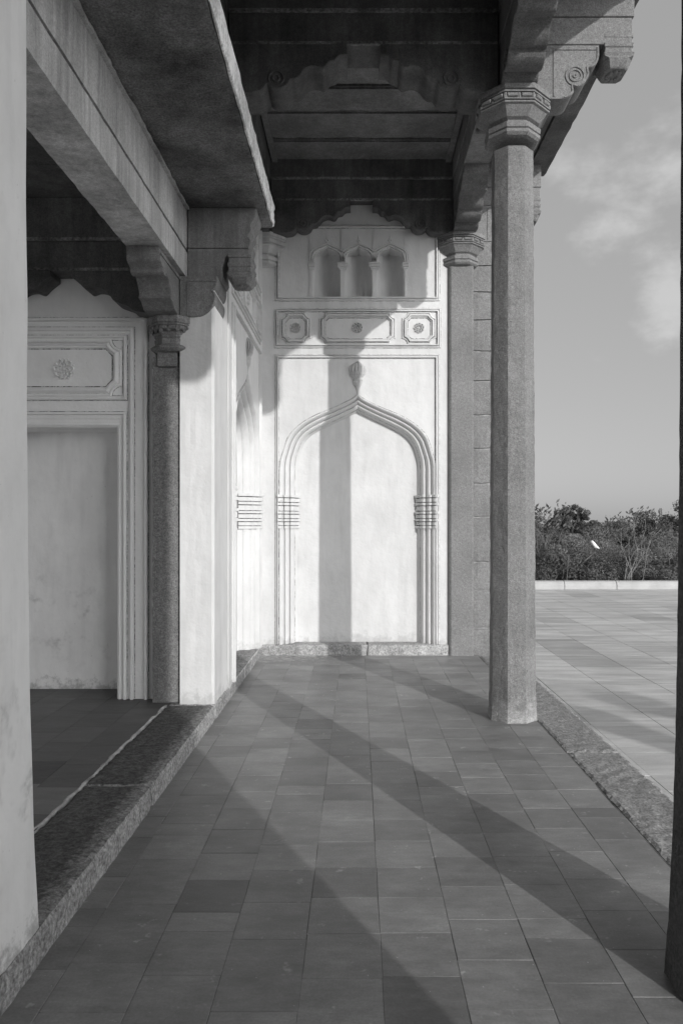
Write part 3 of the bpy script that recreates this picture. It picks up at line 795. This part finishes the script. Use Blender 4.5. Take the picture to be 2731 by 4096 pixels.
        m.build('open_joint', CRACK, nb)
        m = MB()
        for dx, dz in ((0, 0), (-3.2, -3.6), (3.2, -3.6), (0, -7.4), (0, 5)):
            r0 = 2.6*q if dz != 5 else 1.4*q
            m.ball((U(cx)+dx*q, 0, V(548)-dz*q*-1-0.0), (r0, .016, r0*(1 if dz != 5 else 2.2)), 10, 5)
        m.build('trefoil', mat, nb)
    for cx, hw in ((715, 7), (786.5, 11.5), (859, 11.5), (930, 7)):
        m = MB()
        if hw > 8: m.box(U(cx)-5*q, U(cx)+5*q, -.02, .04, V(682), V(622))
        else: m.box(U(cx)-2.5*q, U(cx)+2.5*q, -.015, .02, V(682), V(622))
        for a, b, k, dpt in ((604, 607, 1.1, .040), (607.5, 610, 1.0, .030), (610.5, 613, 1.08, .036), (613.5, 618, .8, .028), (618, 622, .55, .02)):
            m.box(U(cx)-hw*k*q, U(cx)+hw*k*q, -dpt, .02, V(b), V(a))
        m.build('colonnette', mat, t, 0.003)
    m = MB()
    for px in (711, 784, 857, 929.5):
        a_, b_ = (V(527), V(604)) if 711 < px < 929 else (V(527), V(682))
        m.box(U(px-1.4), U(px+1.4), -.012, .002, min(a_, b_), max(a_, b_))
    m.box(U(706), U(935), -.012, .002, V(528.5), V(526))
    m.build('panel_ribs', mat, t)
    return t
decorated_wall('arched_wall', 'white plaster back wall with blind pointed arch, rosettes and triple niches', (0, 9.70, 0), 0.0, 6.3, -1.225, 1.163)
decorated_wall('arched_wall', 'white plaster side wall with deep blind arch seen at a slant beside the corner', (-1.228, 8.445, 0), R(90), 6.3, -1.215, 1.25)

# end wall of granite blocks beside the pilaster
m = MB()
zs = [-0.1, .34, .83, 1.19, 1.77, 2.20, 2.65, 3.08, 3.52, 3.9, 4.30, 4.66, 5.0, 5.36, 5.74]
for a, b in zip(zs[:-1], zs[1:]):
    m.rbox(1.482, 1.93, 9.735+random.uniform(-.008, .008), 10.28, a+.006, b-.006, 0.06, 0.006, 9, 0.010)
t = thing('ashlar_wall', 'end wall of stacked granite blocks half hidden behind the tall column', 'wall', (1.7, 10, 0))
m.build('block', GR, t)
m = MB(); m.box(1.49, 1.92, 9.76, 10.26, -0.1, 5.73); m.build('mortar_core', plain('grey_mortar', .28, .9, .5, 12), t); fix(t)

# end wall behind the viewer
t = thing('rear_wall', 'end wall of the veranda behind the viewer', 'wall', (0, -0.95, 0))
m = MB(); m.box(-1.5, 1.5, -1.15, -0.75, -0.1, 6.3); m.build('wall_face', GR, t)  # dark granite in place of plaster, to cut bounce onto the near floor
m = MB(); m.box(1.502, 1.96, -1.15, -0.75, -0.1, 5.75); m.build('ashlar_end', GR, t); fix(t)

# ------------------------------------------------------------------ white piers
def pier(label, y0, y1, flare):
    t = thing('plaster_pier', label, 'pier', (-1.4, (y0+y1)/2, 0)); m = MB(); rg = []
    zs = [0.10+0.09*i for i in range(48)]
    for z in zs:
        if z > (3.80 if flare == 0 else 4.45): break
        fl_ = flare*math.exp(-max(0, z-.1)*1.1)
        def n_(a, b): return mnoise.noise(Vector((a*3, b*3, z*2.2)))*0.005
        xa, xb = -1.53, -1.236+0.004*math.exp(-z*5)
        ya, yb = y0-fl_*0.2, y1+fl_
        ch = 0.022
        ring = [(xa, ya, z)]
        for i in range(6): ring.append((xa+(xb-ch-xa)*(i+1)/6, ya+n_(i, 1), z))
        ring.append((xb, ya+ch, z))
        for i in range(8): ring.append((xb+n_(2, i), ya+ch+(yb-2*ch-ya)*(i+1)/8, z))
        ring += [(xb-ch, yb, z), (xa, yb, z)]
        rg.append(ring)
    m.rings(rg); m.build('pier_body', PLW if flare else PL, t); fix(t); return t
pier('near white plaster pier filling the left picture edge', 2.25, 2.845, 0.11)
pier('second white plaster pier standing between hall opening and arched side wall', 6.525, 7.225, 0.0)

# granite pilaster in the opening jamb
t = thing('door_pilaster', 'dark granite pilaster with small moulded capital beside the second white pier', 'pilaster', (-1.657, 6.79, 0.13))
m = MB(); m.rbox(-1.785, -1.532, 6.575, 6.95, 0.13, 3.05, 0.05, 0.003, 10, 0.006)
m.prism([(-1.785, 3.04), (-1.785, 3.12), (-1.77, 3.14), (-1.745, 3.125), (-1.73, 3.06), (-1.728, 3.04)], 'y', 6.577, 6.9)
m.prism([(-1.532, 3.04), (-1.532, 3.12), (-1.547, 3.14), (-1.572, 3.125), (-1.587, 3.06), (-1.589, 3.04)], 'y', 6.577, 6.9)
m.build('shaft', GRP, t)
m = MB(); m.box(-1.735, -1.555, 6.545, 6.95, 3.05, 3.2); m.build('neck', GRP, t, 0.01)
m = MB(); m.oct(-1.615, 6.645, [(.10,3.17),(.15,3.175),(.178,3.195),(.182,3.21),(.165,3.225),(.145,3.235),(.15,3.28),(.138,3.285),(.150,3.30),(.150,3.315),(.160,3.32),(.165,3.335),(.152,3.34),(.158,3.375),(.20,3.39),(.205,3.40),(.195,3.405),(.208,3.41),(.208,3.47)], 1)
cp = m.build('capital', GRP, t, 0.004)
m = MB(); capital_beads(m, -1.615, 6.645, 0.172, 3.372); m.build('bead_band', GRP, cp); fix(t)

# ------------------------------------------------------------------ inner eave: beam, cantilevers and slab
ZS = 4.46
t = thing('door_beam', 'pale streaked two course stone beam over the hall opening', 'beam', (-1.64, 4.6, 3.84))
m = MB(); m.rbox(-1.796, -1.49, 2.3, 6.96, 3.84, 4.066, 0.07, 0.003, 8, 0.004); m.build('lower_course', GRB, t)
m = MB(); m.box(-1.78, -1.52, 2.32, 6.95, 4.06, 4.10); m.build('joint_core', GRE, t)
m = MB(); m.rbox(-1.796, -1.496, 2.3, 6.96, 4.096, ZS, 0.07, 0.003, 8, 0.004); m.build('upper_course', GRB, t)
m = MB(); m.rbox(-1.51, -1.468, 2.3, 6.61, ZS-0.035, ZS-0.003, 0.05, 0.008, 10, 0.006); m.build('fillet', GRB, t)
BR = smooth_path([(5.85,3.765),(5.865,3.73),(5.94,3.70),(5.965,3.665),(6.03,3.66),(6.07,3.685),(6.13,3.65),(6.18,3.60),(6.20,3.56),(6.175,3.53),(6.235,3.525),(6.27,3.51),(6.33,3.475),(6.42,3.47)], 4)
m = MB(); pl = [(5.85, 3.838)]+BR+[(6.66, 3.47), (6.66, 3.838)]
m.prism(pl, 'x', -1.785, -1.535)
vs = []; fs = []
for (y, z) in BR:
    for d, o_ in ((0, 0), (.003, .010), (.018, .010), (.022, 0)): vs.append((-1.535+o_, y+d*.8, z+d*.8))
for i in range(len(BR)-1):
    for k in range(3): fs.append((i*4+k, i*4+k+1, i*4+k+5, i*4+k+4))
m.add(vs, fs); m.box(-1.536, -1.525, 5.88, 6.60, 3.79, 3.805)
m.build('lobed_bracket', GRD, t)
m = MB(); pl2 = [(5.15-(y-0), z) for y, z in pl]; pl2 = [(2.25+(6.66-y), z) for y, z in pl]; m.prism(pl2, 'x', -1.785, -1.535); m.build('lobed_bracket', GRD, t); fix(t)

def inner_cantilever(y0, label, y1=None):
    t = thing('inner_bracket', label, 'bracket', (-1.3, y0, 3.46), 0, 'stepped brackets under the inner eave slab'); y1 = y0+0.34
    m = MB(); m.prism([(-1.488, 4.104), (-0.955, 4.104), (-.935, 4.17), (-.965, 4.215), (-.93, 4.26), (-.935, 4.31), (-.905, 4.36), (-.89, 4.40), (-.885, ZS-.002), (-1.488, ZS-.002)], 'y', y0, y1)
    m.build('upper_corbel', GRD, t, 0.006)
    m = MB(); m.prism([(-1.488, 3.822), (-1.20, 3.822), (-1.18, 3.86), (-1.185, 3.93), (-1.16, 4.02), (-1.11, 4.05), (-0.955, 4.052), (-0.955, 4.10), (-1.488, 4.10)], 'y', y0, y1); m.build('lower_corbel', GRD, t, 0.006)
    p = MB(); pendant(p, -1.135, -0.925, y0-0.02, y1-0.05, 4.05, 3.80); p.build('pendant', GRD, t, 0.003)
    m = MB(); rd = smooth_path([(-1.205,3.818),(-1.207,3.77),(-1.222,3.72),(-1.247,3.698),(-1.226,3.68),(-1.222,3.63),(-1.238,3.57),(-1.278,3.515),(-1.34,3.478),(-1.40,3.468),(-1.45,3.467)], 4)
    m.prism(rd+[(-1.522, 3.468), (-1.522, 3.818)], 'y', y0-0.118, y1); 
    vs = []; fs = []
    for i, (x, z) in enumerate(rd):
        a, b = rd[max(0, i-1)], rd[min(len(rd)-1, i+1)]; dx, dz = b[0]-a[0], b[1]-a[1]; l = math.hypot(dx, dz) or 1
        for d, o_ in ((0.001, 0), (.003, .009), (.013, .009), (.017, 0)): vs.append((x+dz/l*d, y0-.118-o_, z-dx/l*d))
    for i in range(len(rd)-1):
        for k in range(3): fs.append((i*4+k, i*4+k+1, i*4+k+5, i*4+k+4))
    m.add(vs, fs); m.box(-1.46, -1.21, y0-.126, y0-.11, 3.775, 3.785); m.box(-1.465, -1.457, y0-.126, y0-.11, 3.475, 3.785)
    m.build('rounded_corbel', GRD, t); fix(t); return t
inner_cantilever(6.63, 'stepped stone bracket with pendant above the second white pier')
inner_cantilever(2.36, 'stepped stone bracket with pendant above the near white pier')
m = MB(); m.rbox(-1.489, -0.797, -0.74, 7.1, ZS, ZS+0.215, 0.06, 0.004, 9, 0.008)
t = thing('inner_eave_slab', 'heavy rough stone eave slab jutting over the hall opening', 'eave slab', (-1.14, 3.2, ZS)); m.build('slab', SLAB, t)
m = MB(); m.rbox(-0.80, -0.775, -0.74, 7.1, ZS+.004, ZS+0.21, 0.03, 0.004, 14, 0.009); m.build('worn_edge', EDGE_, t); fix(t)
m = MB(); m.box(-1.62, -1.41, -0.75, 9.69, ZS+0.22, ZC); t = thing('upper_wall', 'dark stone wall above the inner eave slab', 'wall', (-1.5, 4.5, ZS)); m.build('wall_face', GRD, t); fix(t)
m = MB(); m.box(-1.53, -1.24, 6.985, 7.222, 3.44, 5.75); m.box(-1.53, -1.43, 7.22, 9.69, 4.40, 4.67)
t = thing('wall_return', 'plaster wall corner above the second white pier', 'wall', (-1.4, 7.1, 4.4)); m.build('wall_face', PL, t); fix(t)

# ------------------------------------------------------------------ inner hall
s6 = 0.00386
def HX(p): return (p-821)*s6
def HZ(p): return 1.7+(1200-p)*s6
HY = 6.72
t = thing('niche_wall', 'white plaster hall wall with framed niche and rosette panel behind the kerb', 'wall', (-2.6, HY, 0.13))
m = MB(); xl, xr = -5.2, -1.79; cxh = -2.62; nr = HX(269); nl = 2*cxh-nr; zt = HZ(981)
poly_face(m, [(xl, .13), (xr, .13), (xr, ZS), (xl, ZS)], [[(nl, .1301), (nl, zt), (nr, zt), (nr, .1301)]], HY)
m.add([(xl, HY+.7, .1), (xr, HY+.7, .1), (xr, HY+.7, ZS), (xl, HY+.7, ZS)], [(0, 1, 2, 3)])
m.add([(xr, HY, .1), (xr, HY+.7, .1), (xr, HY+.7, ZS), (xr, HY, ZS)], [(0, 1, 2, 3)])
m.build('wall_face', PLH, t)
m = MB(); D = 0.40
m.rings([[(nl, y, .13), (nl, y, zt), (nr, y, zt), (nr, y, .13)] for y in (HY, HY+D)], closed=False, cap=False)
m.add([(nl, HY+D, .13), (nr, HY+D, .13), (nr, HY+D, zt), (nl, HY+D, zt)], [(0, 1, 2, 3)]); m.build('niche', PLW, t)
for (px, py, prof) in ((291, 946, [(0, .0), (.004, -.03), (.022, -.032), (.028, -.008), (.06, -.008), (.064, -.0)]), (278, 972, [(0, 0), (.004, -.014), (.016, -.016), (.034, 0)])):
    m = MB(); a = HX(px); b = 2*cxh-a
    frame(m, b, a, .13, HZ(py), [(d, HY+y) for d, y in prof], bottom=False); m.build('niche_frame', PLH, t)
for (px, py) in ((308, 752), (340, 730)):
    m = MB(); a = HX(px); b = 2*cxh-a
    frame(m, b, a, .13, HZ(py), [(0, HY+.002), (.004, HY-.034), (.026, HY-.036), (.036, HY-.006), (.05, HY-.006), (.054, HY+.002)], bottom=False); m.build('outer_frame', PLH, t)
m = MB(); a = HX(292); b = 2*cxh-a; frame(m, b, a, HZ(919), HZ(770), [(0, HY+.002), (.004, HY-.024), (.020, HY-.026), (.026, HY-.006), (.040, HY+.002)]); m.build('panel_frame', PLH, t)
m = MB(); a = HX(281); b = 2*cxh-a
prof = [(0, .002), (.008, -.016), (.020, -.018), (.028, -.008), (.048, -.036), (.058, -.038), (.066, -.016), (.078, -.014), (.084, .002)]
m.rings([cart_loop(b, a, HZ(911), HZ(778), .095, d, HY+y) for d, y in prof], cap=False); o = m.build('cartouche', PLH, t)
m = MB()
for d_, w_, y_ in ((.090, .010, -.003), (.030, .006, -.009), (-.004, .005, -.002)): line_loop(m, [(p[0], p[2]) for p in cart_loop(b, a, HZ(911), HZ(778), .095, d_, 0)], True, w_, HY+y_)
m.build('open_joint', CRACK, o)
m = MB()
for px_, py_, d_ in ((292, 770, -.003), (292, 770, .043)):
    a1 = HX(px_)-d_; line_loop(m, rect_pts(2*cxh-a1, a1, HZ(919)+d_, HZ(py_)-d_), True, .006, HY-.002)
for px_, py_ in ((292, 945), (309.5, 750.5), (341.5, 728.5), (295, 764)):
    a1 = HX(px_); line_loop(m, rect_pts(2*cxh-a1, a1, .14, HZ(py_), False), False, .006, HY-.002)
m.build('open_joint', CRACK, t)
m = MB(); rosette(m, HX(147), HZ(847), 0.098, HY, 8); m.build('rosette', PLH, o); fix(t)
for ch in t.children:
    for c2 in ch.children: c2.location = (0, 0, 0)
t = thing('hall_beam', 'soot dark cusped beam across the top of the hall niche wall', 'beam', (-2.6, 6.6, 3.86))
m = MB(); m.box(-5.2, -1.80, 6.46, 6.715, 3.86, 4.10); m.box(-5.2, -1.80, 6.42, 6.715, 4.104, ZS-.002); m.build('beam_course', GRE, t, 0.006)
m = MB(); m.rbox(-5.15, -1.80, 6.416, 6.446, 4.094, 4.12, .06, .003, 12, .002); m.rbox(-5.15, -1.80, 6.456, 6.48, 3.852, 3.876, .06, .003, 12, .002); m.build('bounce_ledge', GRL, t)  # ledge strips lightened in colour as if lit from the floor
hc = [(.085,3.815),(.16,3.755),(.212,3.706),(.275,3.722),(.339,3.714),(.39,3.68),(.431,3.637),(.46,3.60),(.52,3.575),(.575,3.555),(.62,3.52),(.70,3.50),(.80,3.49)]
for s in (-1, 1):
    pl = [(-2.545+s*a, z) for a, z in [(.085, 3.858)]+smooth_path(hc, 4)+[(.80, 3.858)]]
    m = MB(); m.prism(pl, 'y', 6.48, 6.712); m.build('cusped_bracket', GRE, t)
fix(t)
t = thing('hall_shell', 'dark inner hall walls and ceiling beyond the opening', 'wall', (-3.4, 3, 0))
m = MB()
for i in range(12):
    m.box(-5.2, -1.80, -1.1+i*0.63+.006, -1.1+(i+1)*0.63-.006, ZS, ZS+.1)
m.box(-5.2, -1.8, -1.1, 6.44, ZS+.102, ZS+.2); m.build('ceiling', GRE, t)
m = MB(); m.box(-5.5, -5.2, -1.15, 7.4, 0, ZS); m.box(-5.2, -1.53, -1.15, -1.0, 3.7, ZS); m.build('side_wall', PLH, t); fix(t)  # unseen rear opening under the lintel, made to brighten the hall

# ------------------------------------------------------------------ terrace parapet
X = -8.0; k = 0; PG = 'pale coping stones of the terrace parapet'
widths = []
cuts = [-8, -5.4, -2.9, -0.3, 2.2, 4.6, 5.63, 7.05, 8.85, 10.6, 12.9, 15.3, 17.8, 20.2, 22.8, 25.3]
labs = {4: 'pale coping stone of the parapet hidden behind the tall column', 5: 'short pale coping stone just right of the tall column', 6: 'second pale coping stone right of the tall column',
        7: 'third pale coping stone right of the tall column, in the middle of the open gap', 8: 'pale coping stone closest to the dark near column'}
for i in range(len(cuts)-1):
    a, b = cuts[i], cuts[i+1]; pr = [(20.62, -.13), (20.62, -.02)]
    pr = [(20.60, -.2), (20.60, -.03), (20.615, .03), (20.65, .075), (20.71, .10), (20.80, .105), (20.88, .09), (20.95, .05), (20.98, 0), (20.98, -.2)]
    m = MB(); m.prism(pr, 'x', a+.008, b-.008)
    lab = labs.get(i, 'pale coping stone of the parapet out of sight ' + ('behind the arched back wall' if i < 4 else 'behind the near column'))
    tag(m.build('coping_stone', COPE, None, 0.004), lab, 'parapet', PG)

# ------------------------------------------------------------------ trees beyond
def crown_mesh(name, seed, rx, rz, clumps, leaves, ls, mat, feather=False):
    rnd = random.Random(seed); m = MB(); m.tint = []
    for c in range(clumps):
        while True:
            p = Vector((rnd.uniform(-1, 1), rnd.uniform(-1, 1), rnd.uniform(-1, 1)))
            if 0.25 < p.length < 1: break
        p = p.normalized()*(0.55+0.45*rnd.random()); cc = Vector((p.x*rx, p.y*rx, p.z*rz)); cr = rnd.uniform(.13, .27)*rx
        cr *= 0.72; ct = rnd.uniform(.65, 1.45)
        for l in range(leaves):
            d = Vector((rnd.gauss(0, 1), rnd.gauss(0, 1), rnd.gauss(0, 1))).normalized(); d.z *= .8
            o = cc+d*cr*(1-0.35*rnd.random()**2+ (0.5*rnd.random() if rnd.random() < .12 else 0)); s = ls*rnd.uniform(.6, 1.3)
            n = (d*1.3+Vector((rnd.uniform(-1, 1), rnd.uniform(-1, 1), rnd.uniform(-.5, 1)))).normalized()
            t_ = n.orthogonal().normalized(); t_.rotate(__import__('mathutils').Quaternion(n, rnd.uniform(0, 6.3))); b_ = n.cross(t_)
            wd = .38 if not feather else .22
            m.add([o-t_*s, o-b_*s*wd+n*s*.1, o+t_*s-n*s*.15, o+b_*s*wd+n*s*.1], [(0, 1, 2), (0, 2, 3)])
            tv = ct*rnd.uniform(.88, 1.12); m.tint += [tv, tv]
    o = m.build(name, mat)
    return o
def limb_mesh(m, a, b, r0, r1, rnd, n=6, wob=.1):
    a = Vector(a); b = Vector(b); d = (b-a); ln = d.length; ax = d.normalized(); u = ax.orthogonal().normalized(); v = ax.cross(u); rg = []
    ph = rnd.uniform(0, 6)
    for i in range(n+1):
        t_ = i/n; c = a+d*t_+(u*math.sin(t_*3+ph)+v*math.cos(t_*4+ph))*wob*ln*.15*math.sin(math.pi*t_); r = r0+(r1-r0)*t_
        rg.append([tuple(c+u*r*math.cos(2*math.pi*k/7)+v*r*math.sin(2*math.pi*k/7)) for k in range(7)])
    m.rings(rg)
def trunk_mesh(seed, h, rx, rz):
    rnd = random.Random(seed); m = MB()
    limb_mesh(m, (0, 0, -h), (0.1, 0, -rz*.35), .16, .10, rnd, 8)
    for i in range(11):
        a = rnd.uniform(0, 6.28); e = rnd.uniform(.4, 1.0)
        p = (math.cos(a)*rx*e*.8, math.sin(a)*rx*e*.8, rnd.uniform(-.1, .85)*rz)
        limb_mesh(m, (0.1*rnd.random(), 0, -rz*rnd.uniform(.3, .6)), p, .07, .015, rnd, 6, .5)
    return m
PROTO = {}
def tree(kind, x, y, top, scale, rot, label, group=None):
    """crown top at height `top`"""
    spec = {'bushy': (3.0, 2.1, 110, 330, .062, 0), 'round': (2.0, 1.8, 60, 330, .075, 0), 'feathery': (3.2, 1.7, 130, 380, .062, 1), 'dark': (2.6, 2.2, 85, 330, .068, 0)}[kind]
    rx, rz, cl, lv, ls, fe = spec
    matk = {'bushy': LEAF[1], 'round': LEAF[0], 'feathery': LEAF[2], 'dark': LEAF[0]}[kind]
    cz = top-rz*scale
    if kind not in PROTO:
        o = bpy.data.objects.new(kind+'_tree', None); C.objects.link(o)
        c = crown_mesh('crown', len(kind)*7, rx, rz, cl, lv, ls, matk, fe); c.parent = o
        tr = trunk_mesh(len(kind), 5.0, rx, rz).build('trunk', BARK, o, smooth=True)
        PROTO[kind] = o
    else:
        o = copy_tree(PROTO[kind])
    # the thing's origin stays at crown centre height above its trunk foot
    o.location = (x, y, cz); o.scale = (scale,)*3; o.rotation_euler = (0, 0, rot)
    tag(o, label, 'tree', group or 'trees beyond the terrace parapet')
    return o
EDGE = 'beyond the parapet'
tree('bushy', 6.2, 26.0, 1.0, 0.95, 0.3, 'bushy mid grey tree right beside the tall column, lower crown '+EDGE)
tree('dark', 7.8, 26.5, 0.35, 0.85, 1.2, 'dark low tree at the parapet with deep shade under its crown')
tree('bushy', 9.4, 25.8, 0.55, 0.9, 2.2, 'bushy tree in the middle of the gap just above the coping')
tree('feathery', 11.3, 26.6, 1.15, 0.95, 0.9, 'pale feathery tree next to the dark near column '+EDGE)
tree('feathery', 13.6, 26.4, 1.2, 1.0, 2.9, 'pale feathery tree hidden behind the near column')
tree('bushy', 4.0, 26.6, 0.9, 1.0, 4.0, 'bushy tree hidden behind the tall column')
tree('feathery', 9.2, 30.0, 1.3, 0.95, 4.4, 'feathery pale crown rising behind the middle bushy tree')
tree('bushy', 7.4, 31.0, 1.6, 0.95, 5.4, 'bushy crown rising behind the dark low tree')
tree('dark', 12.2, 31.0, 1.5, 0.9, 3.3, 'dark crown rising behind the pale feathery tree')
tree('bushy', 5.2, 31.5, 1.7, 0.95, 1.4, 'second row bushy tree half behind the tall column')
tree('round', 12.1, 43.0, 2.75, 0.62, 0.2, 'small rounded tree standing above the canopy left of centre')
tree('dark', 10.6, 43.5, 1.75, 1.0, 0.8, 'far dark tree at the left of the skyline')
tree('round', 14.2, 44.0, 1.7, 1.0, 1.8, 'far rounded tree below the middle of the skyline')
tree('dark', 17.2, 46.0, 2.2, 1.0, 2.6, 'far dark tree with a broad top at the right of the skyline')
tree('dark', 19.7, 45.0, 2.9, 1.15, 0.1, 'tallest far dark tree against the near column edge')
tree('round', 16.0, 52.0, 2.0, 1.2, 4.1, 'far rounded tree between two dark trees on the skyline')
tree('bushy', 22.5, 47.0, 2.6, 1.1, 3.0, 'far bushy tree hidden behind the near column')
def sparse_tree(x, y, ztop, seed, h, spread, label, hang=False, ls=.085, bark=None):
    rnd = random.Random(seed); t = thing('sparse_tree', label, 'tree', (x, y, -6), 0, 'trees beyond the terrace parapet'); m = MB(); c = MB(); c.tint = []
    base = Vector((0, 0, ztop+6-h)); limb_mesh(m, (0, 0, 0), base, .07, .04, rnd, 8)
    for i in range(9):
        a = rnd.uniform(0, 6.28); tip = base+Vector((math.cos(a)*spread*rnd.uniform(.2, 1), math.sin(a)*spread*.6*rnd.uniform(.2, 1), h*rnd.uniform(.55, .98)))
        limb_mesh(m, base-Vector((0, 0, rnd.uniform(0, .8))), tip, .02, .007, rnd, 6, .6)
        for j in range(30):
            d = Vector((rnd.gauss(0, 1), rnd.gauss(0, 1), rnd.gauss(0, .5)))*.2; o = tip+d; s = ls*rnd.uniform(.7, 1.3)
            n = Vector((rnd.uniform(-1, 1), rnd.uniform(-1, 1), rnd.uniform(-.3, 1))).normalized(); tt = Vector((rnd.uniform(-.4, .4), rnd.uniform(-.4, .4), -1)).normalized() if hang else n.orthogonal().normalized(); bb = n.cross(tt)
            c.add([o-tt*s, o-bb*s*.35, o+tt*s, o+bb*s*.35], [(0, 1, 2), (0, 2, 3)]); tv = rnd.uniform(.7, 1.2); c.tint += [tv, tv]
    m.build('trunk', bark or BARK, t, smooth=True); c.build('crown', LEAF[1], t)
sparse_tree(6.45, 26.0, 2.25, 3, 1.6, .9, 'leafy tall twig tree touching the tall column', False, .10)
sparse_tree(8.7, 24.6, 2.15, 8, 2.5, 1.5, 'pale bare branched tree with few leaves poking above the canopy', bark=PALEBARK)

def far_wood():
    rnd = random.Random(4); m = MB(); m.tint = []
    for i in range(9000):
        y = rnd.uniform(75, 170); x = rnd.uniform(-20, 110); h = -6+rnd.random()**.5*(7.0+1.6*mnoise.noise(Vector((x*.12, y*.05, 3))))
        s = rnd.uniform(.4, .9); n = Vector((rnd.uniform(-1, 1), rnd.uniform(-1, .2), rnd.uniform(0, 1))).normalized(); a = n.orthogonal(); b_ = n.cross(a); o = Vector((x, y, h))
        m.add([o-a*s, o-b_*s*.6, o+a*s, o+b_*s*.6], [(0, 1, 2), (0, 2, 3)]); tv = rnd.uniform(.8, 1.4); m.tint += [tv, tv]
    o = m.build('far_wood', LEAF[1]); tag(o, 'distant belt of scrub wood behind the trees', 'wood', None, 'stuff')
far_wood()
# lattice pylon
t = thing('lattice_tower', 'faint thin lattice tower far off above the treetops', 'tower', (160, 400, -6.2))
m = MB(); rnd = random.Random(2); H = 15.5
def wd(z): return 1.1-0.75*z/H
for sx in (-1, 1):
    for sy in (-1, 1): limb_mesh(m, (sx*wd(0), sy*wd(0), 0), (sx*wd(H), sy*wd(H), H), .22, .16, rnd, 2, 0)
for i in range(12):
    z0, z1 = H*i/12, H*(i+1)/12
    for s in (-1, 1):
        limb_mesh(m, (-s*wd(z0), -wd(z0), z0), (s*wd(z1), -wd(z1), z1), .09, .09, rnd, 1, 0); limb_mesh(m, (wd(z0), -s*wd(z0), z0), (wd(z1), s*wd(z1), z1), .06, .06, rnd, 1, 0)
m.build('mast', STEEL, t)
for a_, z_ in ((1.3, H-1.0), (1.0, H-2.8)): m = MB(); m.box(-a_, a_, -.1, .1, z_, z_+.2); m.build('cross_arm', STEEL, t)
# white bag caught in the bushes
m = MB(); rg = []
for i in range(9):
    a = i/8; r = (.02, .09, .12, .125, .11, .08, .05, .045, .02)[i]
    rg.append([(a*.34+r*.0, r*math.cos(2*math.pi*k/10)*(1+.2*math.sin(k*3+i)), -a*.26+r*math.sin(2*math.pi*k/10)*(1+.2*math.cos(k*2+i))) for k in range(10)])
m.rings(rg); o = m.build('plastic_bag', BAG, smooth=True); o.scale = (.8, .8, .8); o.location = (7.35, 23.9, 1.08); tag(o, 'small crumpled white bag caught in the bushes beyond the parapet', 'bag')
